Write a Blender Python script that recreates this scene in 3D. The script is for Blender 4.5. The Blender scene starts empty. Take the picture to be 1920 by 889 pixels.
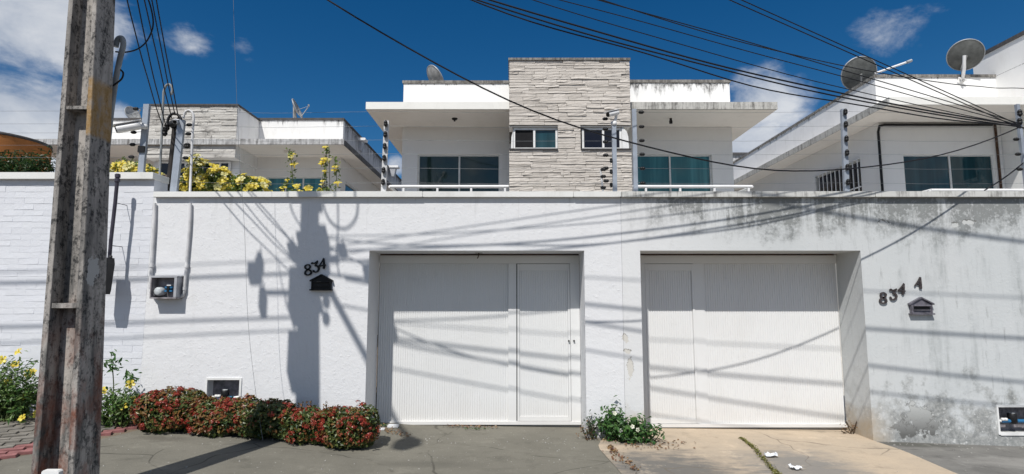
import bpy, math, random
import numpy as np
from mathutils import Vector, Matrix
R = random.Random(834)
D = bpy.data
SC = bpy.context.scene
COL = SC.collection

# ------------------------------------------------------------------ camera
FPX, CAMH = 1050.0, 1.65
TILT = math.atan(115.5 / FPX)
CT, ST = math.cos(TILT), math.sin(TILT)
cd = D.cameras.new('camera'); cam = D.objects.new('camera', cd); COL.objects.link(cam)
cam.location = (0, 0, CAMH); cam.rotation_euler = (math.pi / 2 + TILT, 0, 0)
cd.sensor_fit = 'HORIZONTAL'; cd.sensor_width = 36; cd.lens = 36 * FPX / 1920
cd.clip_start = 0.05; cd.clip_end = 3000
SC.camera = cam
SC.render.resolution_x = 1024; SC.render.resolution_y = 474
SC.view_settings.view_transform = 'Standard'; SC.view_settings.look = 'None'
SC.view_settings.gamma = 1.0; SC.view_settings.exposure = 0.05


def P(px, py, Y):
    """real-world point seen at pixel (px, py) of the photograph at depth Y"""
    dx = px - 960; u = 444.5 - py
    dy = FPX * CT - u * ST; dz = FPX * ST + u * CT
    t = Y / dy
    return Vector((dx * t, Y, CAMH + dz * t))


def DIR(px, py):
    return (P(px, py, 10.0) - Vector((0, 0, CAMH))).normalized()


# ------------------------------------------------------------------ node helper
class NT:
    def __init__(s, tree):
        s.t = tree; s.n = tree.nodes; s.l = tree.links

    def new(s, kind, **kw):
        n = s.n.new(kind)
        for k, v in kw.items(): setattr(n, k, v)
        return n

    def put(s, sock, v):
        if v is None: return
        if isinstance(v, bpy.types.NodeSocket): s.l.new(v, sock)
        elif isinstance(v, (tuple, list)) and len(v) == 3 and sock.type == 'RGBA': sock.default_value = (*v, 1)
        else: sock.default_value = v

    def m(s, op, a, b=None, c=None, clamp=False):
        n = s.new('ShaderNodeMath', operation=op, use_clamp=clamp)
        for i, v in enumerate((a, b, c)):
            if v is not None: s.put(n.inputs[i], v)
        return n.outputs[0]

    def vm(s, op, a, b=None):
        n = s.new('ShaderNodeVectorMath', operation=op)
        s.put(n.inputs[0], a)
        if b is not None: s.put(n.inputs[1], b)
        return n.outputs['Value'] if op in ('LENGTH', 'DOT_PRODUCT', 'DISTANCE') else n.outputs[0]

    def rng(s, v, a, b, c=0.0, d=1.0, smooth=False):
        n = s.new('ShaderNodeMapRange'); n.clamp = True
        if smooth: n.interpolation_type = 'SMOOTHSTEP'
        s.put(n.inputs[0], v)
        for i, q in enumerate((a, b, c, d)): s.put(n.inputs[i + 1], q)
        return n.outputs[0]

    def mix(s, f, a, b, mode='MIX'):
        n = s.new('ShaderNodeMix', data_type='RGBA', blend_type=mode)
        s.put(n.inputs[0], f); s.put(n.inputs[6], a); s.put(n.inputs[7], b)
        return n.outputs[2]

    def noise(s, vec, scale=5.0, detail=4.0, rough=0.55, dist=0.0):
        n = s.new('ShaderNodeTexNoise'); s.put(n.inputs['Vector'], vec)
        n.inputs['Scale'].default_value = scale; n.inputs['Detail'].default_value = detail
        n.inputs['Roughness'].default_value = rough; n.inputs['Distortion'].default_value = dist
        return n.outputs['Fac']

    def pos(s):
        return s.new('ShaderNodeNewGeometry').outputs['Position']

    def xyz(s, v):
        n = s.new('ShaderNodeSeparateXYZ'); s.put(n.inputs[0], v)
        return n.outputs

    def scl(s, v, sc):
        return s.vm('MULTIPLY', v, sc)


def newmat(name):
    m = D.materials.new(name); m.use_nodes = True
    t = NT(m.node_tree); t.n.clear()
    o = t.new('ShaderNodeOutputMaterial'); b = t.new('ShaderNodeBsdfPrincipled')
    t.l.new(b.outputs[0], o.inputs[0])
    return m, t, b


def finish(t, b, color, rough=0.8, bump=None, bstr=0.3, bdist=0.01, spec=0.3, metal=0.0):
    t.put(b.inputs['Base Color'], color); t.put(b.inputs['Roughness'], rough)
    b.inputs['Specular IOR Level'].default_value = spec; b.inputs['Metallic'].default_value = metal
    if bump is not None:
        n = t.new('ShaderNodeBump'); n.inputs['Strength'].default_value = bstr
        n.inputs['Distance'].default_value = bdist
        t.put(n.inputs['Height'], bump); t.l.new(n.outputs[0], b.inputs['Normal'])


# ------------------------------------------------------------------ sun and sky
SUN = Vector((0.388, 1.0, -1.41)).normalized()
sl = D.lights.new('sun', 'SUN'); so = D.objects.new('sun', sl); COL.objects.link(so)
so.rotation_euler = SUN.to_track_quat('-Z', 'Y').to_euler()
sl.energy = 4.6; sl.angle = math.radians(0.53); sl.color = (1.0, 0.965, 0.91)
so.location = (-4, -10, 15)
w = D.worlds.new('World'); SC.world = w; w.use_nodes = True
t = NT(w.node_tree); t.n.clear()
wo = t.new('ShaderNodeOutputWorld'); bg = t.new('ShaderNodeBackground')
t.l.new(bg.outputs[0], wo.inputs[0]); bg.inputs[1].default_value = 0.072
sky = t.new('ShaderNodeTexSky', sky_type='NISHITA'); sky.sun_disc = False
sky.sun_elevation = math.asin(-SUN.z); sky.sun_rotation = math.atan2(-SUN.x, -SUN.y)
sky.altitude = 0; sky.air_density = 1.0; sky.dust_density = 0.25; sky.ozone_density = 5.0
hs = t.new('ShaderNodeHueSaturation'); hs.inputs['Saturation'].default_value = 1.34; hs.inputs['Value'].default_value = 0.93
t.l.new(sky.outputs[0], hs.inputs['Color'])
vec = t.new('ShaderNodeTexCoord').outputs['Generated']
n1 = t.noise(t.scl(vec, (1, 1, 2.0)), 3.3, 9, 0.6, 0.35)
n2 = t.noise(t.scl(vec, (1, 1, 1.6)), 11, 8, 0.62, 0.3)
cov = None
# (pixel x, y, radius x, radius z, strength): where the photograph's clouds stand in the sky
for px, py, rx, rz, st in ((10, 15, .19, .11, 1.0), (-100, 210, .24, .12, 1.0), (70, 222, .17, .075, 1.0), (210, 225, .055, .05, .85),
                           (362, 76, .085, .05, .54), (455, 84, .045, .035, .54), (473, 112, .045, .035, .42), (744, 312, .05, .035, .9), (505, 128, .03, .02, .3),
                           (1440, 190, .10, .11, .74), (1400, 285, .12, .085, .92), (1335, 110, .025, .045, .36),
                           (1672, 62, .14, .07, .50), (1560, 118, .06, .025, .3), (1885, 40, .10, .03, .34), (1240, 265, .3, .05, .5)):
    c = DIR(px, py)
    d = t.vm('LENGTH', t.scl(t.vm('SUBTRACT', vec, tuple(c)), (1 / rx, 1 / rx, 1 / rz)))
    q = t.m('MULTIPLY', t.rng(d, 1.35, 0.0, 0, 1, True), st)
    cov = q if cov is None else t.m('MAXIMUM', cov, q)
# everywhere outside the frame: scattered fair-weather cumulus of the same kind
sy = t.xyz(vec)
back = t.m('MAXIMUM', t.rng(sy[1], .45, .1), t.rng(t.m('ABSOLUTE', sy[0]), .74, .95))
cov = t.m('MAXIMUM', cov, t.m('MULTIPLY', back, .60))
nn = t.m('ADD', t.m('MULTIPLY', n1, .62), t.m('MULTIPLY', n2, .38))
cl = t.rng(t.m('ADD', t.m('MULTIPLY', cov, .62), nn), .765, .99, 0, 1, True)
shade = t.rng(t.m('ADD', t.m('MULTIPLY', n2, .5), t.m('MULTIPLY', n1, .5)), .38, .62)
ccol = t.mix(shade, (4.8, 5.6, 7.0), (9.6, 9.9, 10.4))
t.l.new(t.mix(t.m('MULTIPLY', cl, .93), hs.outputs[0], ccol), bg.inputs[0])


# ------------------------------------------------------------------ mesh helpers
class MB:
    def __init__(s): s.v = []; s.f = []; s.sm = []

    def add(s, vs, fs, smooth=False):
        o = len(s.v); s.v += [tuple(v) for v in vs]
        for f in fs: s.f.append([i + o for i in f]); s.sm.append(smooth)

    def box(s, x0, x1, y0, y1, z0, z1):
        s.add([(x0, y0, z0), (x1, y0, z0), (x1, y1, z0), (x0, y1, z0), (x0, y0, z1), (x1, y0, z1), (x1, y1, z1), (x0, y1, z1)],
              [(0, 3, 2, 1), (4, 5, 6, 7), (0, 1, 5, 4), (1, 2, 6, 5), (2, 3, 7, 6), (3, 0, 4, 7)])
        return s

    def bbox(s, x0, x1, y0, y1, z0, z1, b=.004):
        """box with chamfered vertical and front edges"""
        s.prism([(x0 + b, z0), (x1 - b, z0), (x1, z0 + b), (x1, z1 - b), (x1 - b, z1), (x0 + b, z1), (x0, z1 - b), (x0, z0 + b)], y0, y1)
        return s

    def prism(s, pts, y0, y1, smooth=False):
        """outline in x,z extruded along y"""
        n = len(pts)
        s.add([(x, y0, z) for x, z in pts] + [(x, y1, z) for x, z in pts],
              [tuple(range(n)), tuple(range(2 * n - 1, n - 1, -1))] + [(i, i + n, (i + 1) % n + n, (i + 1) % n) for i in range(n)])
        return s

    def tube(s, pts, r, seg=8, caps=True):
        pts = [Vector(p) for p in pts]; n = len(pts)
        rs = r if isinstance(r, (list, tuple)) else [r] * n
        up = Vector((0.013, 0.02, 1)); vs = []
        prev = None
        for i, p in enumerate(pts):
            d = (pts[min(i + 1, n - 1)] - pts[max(i - 1, 0)]).normalized()
            if prev is None:
                a = d.cross(up)
                if a.length < .05: a = d.cross(Vector((0, 1, 0)))
            else: a = prev - d * prev.dot(d)
            a.normalize(); prev = a; b = d.cross(a)
            for k in range(seg):
                g = 2 * math.pi * k / seg
                vs.append(p + (a * math.cos(g) + b * math.sin(g)) * rs[i])
        fs = [(i * seg + k, i * seg + (k + 1) % seg, (i + 1) * seg + (k + 1) % seg, (i + 1) * seg + k) for i in range(n - 1) for k in range(seg)]
        s.add(vs, fs, True)
        if caps:
            s.add(vs[:seg], [tuple(range(seg - 1, -1, -1))]); s.add(vs[-seg:], [tuple(range(seg))])
        return s

    def lathe(s, prof, c, axis='Z', seg=20, smooth=True):
        vs = []
        for r, h in prof:
            for k in range(seg):
                g = 2 * math.pi * k / seg; a, b = r * math.cos(g), r * math.sin(g)
                q = {'Z': (a, b, h), 'Y': (a, h, b), 'X': (h, a, b)}[axis]
                vs.append((c[0] + q[0], c[1] + q[1], c[2] + q[2]))
        s.add(vs, [(i * seg + k, i * seg + (k + 1) % seg, (i + 1) * seg + (k + 1) % seg, (i + 1) * seg + k) for i in range(len(prof) - 1) for k in range(seg)], smooth)
        return s

    def xf(s, M):
        s.v = [tuple(M @ Vector(v)) for v in s.v]; return s

    def mesh(s, name, mat=None, org=(0, 0, 0), bevel=0):
        me = D.meshes.new(name)
        o = Vector(org)
        me.from_pydata([tuple(Vector(v) - o) for v in s.v], [], s.f)
        me.polygons.foreach_set('use_smooth', s.sm)
        if mat: me.materials.append(mat)
        me.validate(); me.update()
        return me

    def build(s, name, mat, parent=None, label=None, cat=None, group=None, kind=None, org=None, bevel=0):
        if org is None:
            a = np.array(s.v); org = (float(a[:, 0].mean()), float(a[:, 1].mean()), float(a[:, 2].min()))
        o = D.objects.new(name, s.mesh(name, mat, org)); COL.objects.link(o)
        o.location = org
        if parent is not None: setparent(o, parent)
        tag(o, label, cat, group, kind)
        if bevel:
            b = o.modifiers.new('bevel', 'BEVEL'); b.width = bevel; b.segments = 2; b.limit_method = 'ANGLE'
        return o


def wloc(o):
    v = Vector((0, 0, 0))
    while o is not None: v = v + o.location; o = o.parent
    return v


def setparent(o, p):
    off = wloc(p); o.parent = p; o.location = Vector(o.location) - off


def tag(o, label=None, cat=None, group=None, kind=None):
    if label: o['label'] = label
    if cat: o['category'] = cat
    if group: o['group'] = group
    if kind: o['kind'] = kind
    return o


def thing(name, label, cat, loc=(0, 0, 0), group=None):
    o = D.objects.new(name, None); o.empty_display_size = .2; COL.objects.link(o); o.location = loc
    return tag(o, label, cat, group)


def cells(mb, xs, zs, y0, y1, solid):
    """wall slab with rectangular openings; only outer faces are made"""
    nx, nz = len(xs) - 1, len(zs) - 1
    S = lambda i, j: 0 <= i < nx and 0 <= j < nz and solid((xs[i] + xs[i + 1]) / 2, (zs[j] + zs[j + 1]) / 2)
    for i in range(nx):
        for j in range(nz):
            if not S(i, j): continue
            a, b, c, d = xs[i], xs[i + 1], zs[j], zs[j + 1]
            mb.add([(a, y0, c), (b, y0, c), (b, y0, d), (a, y0, d)], [(0, 1, 2, 3)])
            mb.add([(a, y1, c), (b, y1, c), (b, y1, d), (a, y1, d)], [(3, 2, 1, 0)])
            if not S(i - 1, j): mb.add([(a, y0, c), (a, y0, d), (a, y1, d), (a, y1, c)], [(0, 1, 2, 3)])
            if not S(i + 1, j): mb.add([(b, y0, c), (b, y1, c), (b, y1, d), (b, y0, d)], [(0, 1, 2, 3)])
            if not S(i, j - 1): mb.add([(a, y0, c), (a, y1, c), (b, y1, c), (b, y0, c)], [(0, 1, 2, 3)])
            if not S(i, j + 1): mb.add([(a, y0, d), (b, y0, d), (b, y1, d), (a, y1, d)], [(0, 1, 2, 3)])
    return mb


def wall_holes(mb, x0, x1, z0, z1, y0, y1, holes):
    xs = sorted({x0, x1} | {h[0] for h in holes} | {h[1] for h in holes})
    zs = sorted({z0, z1} | {h[2] for h in holes} | {h[3] for h in holes})
    xs = [x for x in xs if x0 <= x <= x1]; zs = [z for z in zs if z0 <= z <= z1]
    return cells(mb, xs, zs, y0, y1, lambda x, z: not any(h[0] < x < h[1] and h[2] < z < h[3] for h in holes))


# ------------------------------------------------------------------ materials
def simple(name, col, rough=.6, var=.12, scale=6, bump=0.15, bdist=.003, spec=.3, metal=0.0, bscale=60):
    m, t, b = newmat(name); p = t.pos()
    n = t.noise(p, scale, 5)
    c2 = tuple(c * (1 - var * 2.2) for c in col)
    finish(t, b, t.mix(t.rng(n, .35, .7), col, c2), rough, t.noise(p, bscale, 4) if bump else None, bump, bdist, spec, metal)
    return m


def streaks(t, p, ztop, length, dens=.52, sx=7.0):
    """black algae runs that hang from a coping at height ztop"""
    x, y, z = t.xyz(p)
    s = t.noise(t.scl(p, (sx, sx, .5)), 1.0, 6, .7)
    f = t.noise(t.scl(p, (18, 18, 9)), 1.0, 5, .7)
    depth = t.m('SUBTRACT', ztop, z)
    L = t.m('MULTIPLY', t.rng(s, dens - .06, dens + .22), length)
    m = t.rng(t.m('DIVIDE', depth, t.m('ADD', L, .004)), 1.0, .2)
    m = t.m('MULTIPLY', m, t.rng(f, .32, .58))
    return t.m('MULTIPLY', m, t.rng(depth, -.02, .0))


def blob(t, p, x, z, rx, rz, dist=None):
    """soft-edged patch on a wall, with a ragged outline"""
    d = t.vm('LENGTH', t.scl(t.vm('SUBTRACT', p, (x, 0, z)), (1 / rx, 0, 1 / rz)))
    if dist is not None: d = t.m('ADD', d, t.m('MULTIPLY', t.m('SUBTRACT', dist, .5), 4.2))
    return t.rng(d, 1.06, .94)


def house_paint(name, base, ztop=None, length=.5, dens=.5, dirt=(.035, .033, .03), soft=.3):
    m, t, b = newmat(name); p = t.pos()
    g = t.noise(p, 1.1, 7, .65); g2 = t.noise(t.scl(p, (2.2, 2.2, .7)), 2, 6, .7)
    c = t.mix(t.m('MULTIPLY', t.rng(g, .42, .75), soft), base, tuple(q * .72 for q in base))
    c = t.mix(t.m('MULTIPLY', t.rng(g2, .52, .75), soft), c, tuple(q * .6 for q in (base[0], base[1] * .98, base[2] * .93)))
    if ztop is not None:
        c = t.mix(t.m('MULTIPLY', streaks(t, p, ztop, length, dens), .9), c, dirt)
    finish(t, b, c, .85, t.noise(p, 45, 6, .6), .25, .006, .2)
    return m


WHITE = (.80, .80, .78)
M = {}
M['paint'] = house_paint('white_house_paint', (.82, .81, .79), None, soft=.12)
M['soffit'] = house_paint('soffit_paint', (.83, .79, .74), None, soft=.2)
M['parapet_mid'] = house_paint('parapet_paint_clean', (.8, .8, .79), 6.95, .22, .60, soft=.1)
M['parapet_midr'] = house_paint('parapet_paint_streaked', (.8, .8, .79), 6.97, .62, .47, soft=.2)
M['parapet_left'] = house_paint('parapet_paint_dirty', (.76, .76, .75), 7.0, .45, .5, soft=.35)
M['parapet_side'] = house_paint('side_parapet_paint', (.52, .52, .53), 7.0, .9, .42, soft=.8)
M['parapet_right'] = house_paint('parapet_paint_right', (.8, .8, .79), 7.0, .3, .6, soft=.2)
M['side_right'] = house_paint('side_parapet_right', (.76, .76, .76), 7.0, .3, .56, soft=.4)
M['fascia'] = house_paint('fascia_white', (.8, .79, .75), None, soft=.2)


def dirty_fascia(name, base, amt):
    m, t, b = newmat(name); p = t.pos(); x, y, z = t.xyz(p)
    s = t.noise(t.scl(p, (16, 16, 1.2)), 1, 6, .75); f = t.noise(p, 9, 7, .7)
    k = t.rng(t.m('ADD', t.m('MULTIPLY', s, .65), t.m('MULTIPLY', f, .35)), amt, amt + .17)
    k = t.m('MULTIPLY', k, .85)
    finish(t, b, t.mix(k, base, (.07, .065, .06)), .9, f, .4, .006, .2)
    return m


M['fascia_dirty'] = dirty_fascia('weathered_fascia', (.5, .49, .46), .47)
M['fascia_dark'] = dirty_fascia('blackened_fascia', (.22, .22, .22), .40)
M['fascia_mould'] = dirty_fascia('mould_fascia', (.5, .5, .5), .45)
M['coping'] = dirty_fascia('weathered_coping', (.3, .29, .27), .4)
M['coping_dark'] = dirty_fascia('black_coping', (.10, .10, .11), .38)

# split-face stone cladding, one colour per stone
m, t, b = newmat('cladding_stone'); M['stone'] = m
rnd = t.new('ShaderNodeObjectInfo').outputs['Random']; p = t.pos()
c = t.mix(rnd, (.62, .575, .525), (.52, .48, .435))
c = t.mix(t.m('MULTIPLY', t.rng(t.noise(p, 7, 7, .65), .5, .72), .35), c, (.30, .275, .25))
c = t.mix(t.m('MULTIPLY', t.rng(t.noise(t.scl(p, (1, 1, 2.4)), 2.6, 6, .7), .63, .72), .75), c, (.10, .095, .09))
c = t.mix(t.m('MULTIPLY', t.rng(t.m('MULTIPLY', rnd, 97.3), 0, 1), 0), c, c)
finish(t, b, c, .92, t.noise(t.scl(p, (1, 1, 1.8)), 34, 7, .65), .7, .012, .15)
m, t, b = newmat('old_cladding_stone'); M['stone_old'] = m
rnd = t.new('ShaderNodeObjectInfo').outputs['Random']; p = t.pos()
c = t.mix(rnd, (.64, .62, .58), (.46, .44, .41))
c = t.mix(t.m('MULTIPLY', t.rng(t.noise(t.scl(p, (1, 1, 2.)), 2.4, 7, .72), .52, .66), .8), c, (.10, .095, .09))
finish(t, b, c, .92, t.noise(t.scl(p, (1, 1, 1.8)), 30, 7, .65), .8, .014, .15)
M['mortar'] = simple('mortar_dark', (.16, .15, .14), .95, .2)

# plaster of the front walls
def plaster(name, weathered):
    m, t, b = newmat(name); p = t.pos(); x, y, z = t.xyz(p)
    big = t.noise(p, .9, 6, .6); med = t.noise(p, 4.5, 8, .68); fine = t.noise(p, 26, 8, .7)
    vert = t.noise(t.scl(p, (5, 5, .55)), 1, 7, .7)
    base = (.69, .695, .71) if not weathered else t.mix(t.rng(x, 1.2, 3.4, 0, 1, True), (.66, .665, .67), (.53, .55, .555))
    c = t.mix(t.m('MULTIPLY', t.rng(big, .45, .72), .2 if not weathered else .4), base, (.60, .60, .60))
    if weathered:
        # the strip left of the second gate is far cleaner than the rest
        side = t.rng(x, 1.1, 2.6)
        far = t.rng(x, 3.2, 4.4)
        # algae under the coping
        top = t.rng(t.m('ADD', z, t.m('MULTIPLY', t.m('SUBTRACT', med, .5), 1.1)), 2.30, 2.86)
        top = t.m('MULTIPLY', t.m('MULTIPLY', top, t.rng(vert, .36, .60)), t.m('MULTIPLY', side, 1.0))
        c = t.mix(t.m('MULTIPLY', t.rng(t.m('MULTIPLY', top, t.rng(fine, .28, .55)), .02, .40), .76), c, (.13, .135, .13))
        # runs down the wall
        run = t.m('MULTIPLY', t.rng(vert, .5, .68), t.rng(med, .38, .62))
        c = t.mix(t.m('MULTIPLY', t.m('MULTIPLY', run, t.rng(x, 2.6, 4.4)), .75), c, (.30, .32, .32))
        v2 = t.noise(t.scl(p, (22, 22, 2.2)), 1, 5, .7)
        c = t.mix(t.m('MULTIPLY', t.m('MULTIPLY', t.rng(v2, .58, .7), t.rng(big, .38, .55)), t.m('MULTIPLY', far, .62)), c, (.24, .25, .245))
        # rising damp: dark, blistered, with white flecks
        damp = t.rng(t.m('ADD', z, t.m('MULTIPLY', t.m('SUBTRACT', med, .5), -2.4)), .62, .22)
        damp = t.m('MULTIPLY', damp, t.rng(x, 3.9, 4.5))
        c = t.mix(t.m('MULTIPLY', damp, .72), c, t.mix(t.rng(fine, .4, .6), (.13, .135, .13), (.30, .30, .285)))
        fleck = t.m('MULTIPLY', t.rng(t.noise(p, 19, 4, .6), .60, .64), t.rng(damp, .1, .6))
        c = t.mix(t.m('MULTIPLY', fleck, .5), c, (.72, .73, .72))
        # bare patches where the paint came off
        w = t.noise(p, 10, 6, .65)
        for px, py, rx, rz in ((1745, 798, .11, .10), (1702, 803, .12, .09), (1722, 783, .14, .13)):
            q = P(px, py, 6.7)
            o = blob(t, p, q.x, q.z, rx * 1.12, rz * 1.12, w); i = blob(t, p, q.x, q.z, rx, rz, w)
            c = t.mix(t.m('MULTIPLY', o, .8), c, (.12, .12, .115)); c = t.mix(i, c, t.mix(t.rng(z, .08, .42), (.13, .13, .125), (.46, .47, .46)))
        for px, py, rx, rz in ((1657, 419, .055, .030), (1790, 422, .045, .03), (1818, 417, .07, .025)):
            q = P(px, py, 6.7)
            o = blob(t, p, q.x, q.z + .008, rx * 1.15, rz * 1.2, w); i = blob(t, p, q.x, q.z, rx, rz, w)
            c = t.mix(o, c, (.16, .16, .155)); c = t.mix(i, c, (.52, .53, .52))
        # soil splash at the foot of the jambs
        c = t.mix(t.m('MULTIPLY', t.rng(t.m('ADD', z, t.m('MULTIPLY', t.m('SUBTRACT', med, .5), -.6)), .42, .05), t.rng(x, 4.45, 4.1)), c, (.42, .33, .22))
    else:
        foot = t.rng(t.m('ADD', z, t.m('MULTIPLY', t.m('SUBTRACT', med, .5), -.5)), .22, .05)
        c = t.mix(t.m('MULTIPLY', foot, .35), c, (.36, .33, .28))
        run = t.m('MULTIPLY', t.rng(vert, .56, .7), t.rng(med, .42, .62))
        c = t.mix(t.m('MULTIPLY', run, .28), c, (.46, .46, .45))
        drip = t.m('MULTIPLY', t.rng(t.noise(t.scl(p, (14, 14, .8)), 1, 6, .7), .56, .7), t.rng(z, 2.0, 2.85))
        c = t.mix(t.m('MULTIPLY', drip, .35), c, (.33, .33, .31))
    # the flaked strip in the pillar between the two gates
    w = t.noise(p, 15, 6, .7)
    for px, py, rx, rz in ((1173, 634, .03, .05), (1178, 660, .035, .025), (1181, 690, .03, .10)):
        q = P(px, py, 6.7)
        o = blob(t, p, q.x, q.z + .01, rx * 1.1, rz * 1.06, w); i = blob(t, p, q.x, q.z, rx, rz, w)
        c = t.mix(o, c, (.24, .23, .21)); c = t.mix(i, c, (.58, .56, .52))
    v = t.new('ShaderNodeTexVoronoi'); v.feature = 'SMOOTH_F1'; v.inputs['Scale'].default_value = 20
    t.put(v.inputs['Vector'], t.vm('ADD', t.scl(p, (1, 1, 1.4)), t.scl(p, (0, 0, 0))))
    h = t.m('ADD', t.m('MULTIPLY', med, 1.5), t.m('ADD', t.m('MULTIPLY', fine, .55), t.m('MULTIPLY', t.rng(t.noise(p, 17, 5, .65), .56, .74), .5)))
    finish(t, b, c, .9, h, .46 if not weathered else .36, .012 if not weathered else .009, .2)
    return m


M['plaster'] = plaster('white_rendered_wall', False)
M['plaster_old'] = plaster('weathered_rendered_wall', True)
M['cap'] = house_paint('wall_coping_paint', (.72, .72, .70), None, soft=.35)
M['cap_old'] = dirty_fascia('wall_coping_weathered', (.55, .55, .53), .50)
m, t, b = newmat('white_painted_brick'); M['brick'] = m
p = t.pos(); rnd = t.new('ShaderNodeObjectInfo').outputs['Random']
c = t.mix(rnd, (.645, .66, .70), (.64, .655, .69))
finish(t, b, c, .85, t.m('ADD', t.noise(p, 22, 6, .6), t.m('MULTIPLY', t.noise(p, 6, 3), 1.2)), .4, .008, .2)

# garage doors: off-white enamel with dust low down and thin rust runs
m, t, b = newmat('gate_enamel'); M['gate'] = m
p = t.pos(); x, y, z = t.xyz(p)
c = t.mix(t.m('MULTIPLY', t.rng(t.noise(t.scl(p, (1.5, 1.5, .5)), 2, 4, .5), .5, .75), .22), (.70, .705, .705), (.60, .59, .57))
c = t.mix(t.m('MULTIPLY', t.rng(z, .45, .06), .22), c, (.58, .53, .46))
c = t.mix(t.m('MULTIPLY', t.rng(t.noise(t.scl(p, (40, 40, 1.5)), 1, 5, .7), .66, .74), t.m('MULTIPLY', t.rng(z, .7, .1), .4)), c, (.30, .22, .16))
scf = t.m('MULTIPLY', t.rng(t.noise(p, 2.2, 8, .75), .58, .72), t.rng(t.noise(p, 34, 4, .7), .45, .6))
c = t.mix(t.m('MULTIPLY', scf, .35), c, (.42, .41, .39))
finish(t, b, c, .5, t.noise(p, 2.5, 3), .22, .02, .35)

# concrete of the utility pole: soot, algae, reddish soil splash low, one faded yellow band
m, t, b = newmat('pole_concrete'); M['pole'] = m
p = t.pos(); x, y, z = t.xyz(p)
n_a = t.noise(t.scl(p, (4, 4, .7)), 1.6, 8, .7); n_b = t.noise(t.scl(p, (1.3, 1.3, .6)), 14, 8, .72); n_c = t.noise(p, 42, 6, .7)
c = t.mix(t.rng(n_a, .4, .66), (.42, .39, .36), (.13, .125, .12))
c = t.mix(t.m('MULTIPLY', t.rng(t.m('ADD', t.m('MULTIPLY', n_b, .6), t.m('MULTIPLY', n_c, .4)), .49, .57), t.rng(n_a, .30, .55, .4, 1.0)), c, (.045, .045, .045))
lo = t.rng(z, 2.4, 1.0)
c = t.mix(t.m('MULTIPLY', t.m('MULTIPLY', t.rng(n_a, .47, .62), lo), .75), c, (.05, .055, .055))
red = t.m('MULTIPLY', t.rng(t.m('ADD', z, t.m('MULTIPLY', n_a, .9)), 2.2, 1.3), t.rng(t.noise(t.scl(p, (3, 3, 1.6)), 2.0, 6, .65), .45, .66))
c = t.mix(t.m('MULTIPLY', red, .85), c, (.24, .095, .06))
yb = t.m('MULTIPLY', t.rng(t.m('ADD', z, t.m('MULTIPLY', n_b, .06)), 2.90, 2.93), t.rng(t.m('ADD', z, t.m('MULTIPLY', n_b, .06)), 3.38, 3.34))
yb = t.m('MULTIPLY', yb, t.rng(t.m('ADD', x, t.m('MULTIPLY', z, .0409)), -3.118, -3.112))
yb = t.m('MULTIPLY', yb, t.rng(n_c, .74, .62))
c = t.mix(t.m('MULTIPLY', t.m('MULTIPLY', yb, t.rng(n_b, .30, .5)), .72), c, (.36, .22, .08))
pale = t.m('MULTIPLY', t.rng(n_c, .6, .64), t.rng(n_a, .5, .4))
c = t.mix(t.m('MULTIPLY', pale, .3), c, (.5, .48, .45))
q = Vector((-3.12, 4.2, 1.86)); w_ = t.noise(p, 16, 4, .7)
dpp = t.vm('LENGTH', t.scl(t.vm('SUBTRACT', p, tuple(q)), (0, 1 / .07, 1 / .13)))
c = t.mix(t.m('MULTIPLY', t.rng(t.m('ADD', dpp, t.m('MULTIPLY', w_, 2.2)), 1.95, 1.85), t.rng(x, -3.2, -3.15)), c, (.42, .42, .41))
finish(t, b, c, .95, t.m('ADD', n_b, t.m('MULTIPLY', n_c, .6)), .6, .01, .15)

# grounds
def ground_mat(name, c1, c2, patches=(), bstr=.35, spots=.0):
    m, t, b = newmat(name); p = t.pos()
    a = t.noise(p, 1.2, 7, .62); f = t.noise(p, 55, 5, .7); g = t.noise(t.scl(p, (1, 2.4, 1)), 3.2, 7, .7)
    c = t.mix(t.rng(a, .36, .66), c1, c2)
    c = t.mix(t.m('MULTIPLY', t.rng(g, .52, .7), .35), c, tuple(q * .62 for q in c2))
    c = t.mix(t.m('MULTIPLY', t.rng(f, .35, .7), .35), c, tuple(q * .7 for q in c1))
    if spots: c = t.mix(t.m('MULTIPLY', t.rng(t.noise(p, 31, 3, .5), .70, .73), spots), c, (.6, .58, .54))
    for x, y, rx, ry, col, st in patches:
        d = t.vm('LENGTH', t.scl(t.vm('SUBTRACT', p, (x, y, 0)), (1 / rx, 1 / ry, 0)))
        d = t.m('ADD', d, t.m('MULTIPLY', t.m('SUBTRACT', g, .5), 1.9))
        c = t.mix(t.m('MULTIPLY', t.rng(d, 1.15, .45), st), c, col)
    ck = t.new('ShaderNodeTexVoronoi'); ck.feature = 'DISTANCE_TO_EDGE'; ck.inputs['Scale'].default_value = .62
    t.put(ck.inputs['Vector'], t.vm('ADD', p, t.scl(t.new('ShaderNodeTexNoise').outputs['Color'], (.5, .5, 0))))
    c = t.mix(t.m('MULTIPLY', t.rng(ck.outputs[0], .007, .002), t.m('MULTIPLY', t.rng(a, .45, .55), .7)), c, tuple(q * .35 for q in c2))
    st = t.noise(p, 2.7, 8, .75)
    c = t.mix(t.m('MULTIPLY', t.rng(st, .56, .68), .4), c, tuple(q * .45 for q in c2))
    c = t.mix(t.m('MULTIPLY', t.rng(st, .44, .34), .3), c, tuple(min(1, q * 1.5) for q in c1))
    crk = t.new('ShaderNodeTexVoronoi'); crk.feature = 'DISTANCE_TO_EDGE'; crk.inputs['Scale'].default_value = .55
    t.put(crk.inputs['Vector'], t.vm('ADD', p, t.scl(t.new('ShaderNodeCombineXYZ').outputs[0], (1, 1, 1))))
    finish(t, b, c, .93, t.m('ADD', f, t.m('MULTIPLY', g, 1.4)), bstr, .008, .2)
    return m


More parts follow.
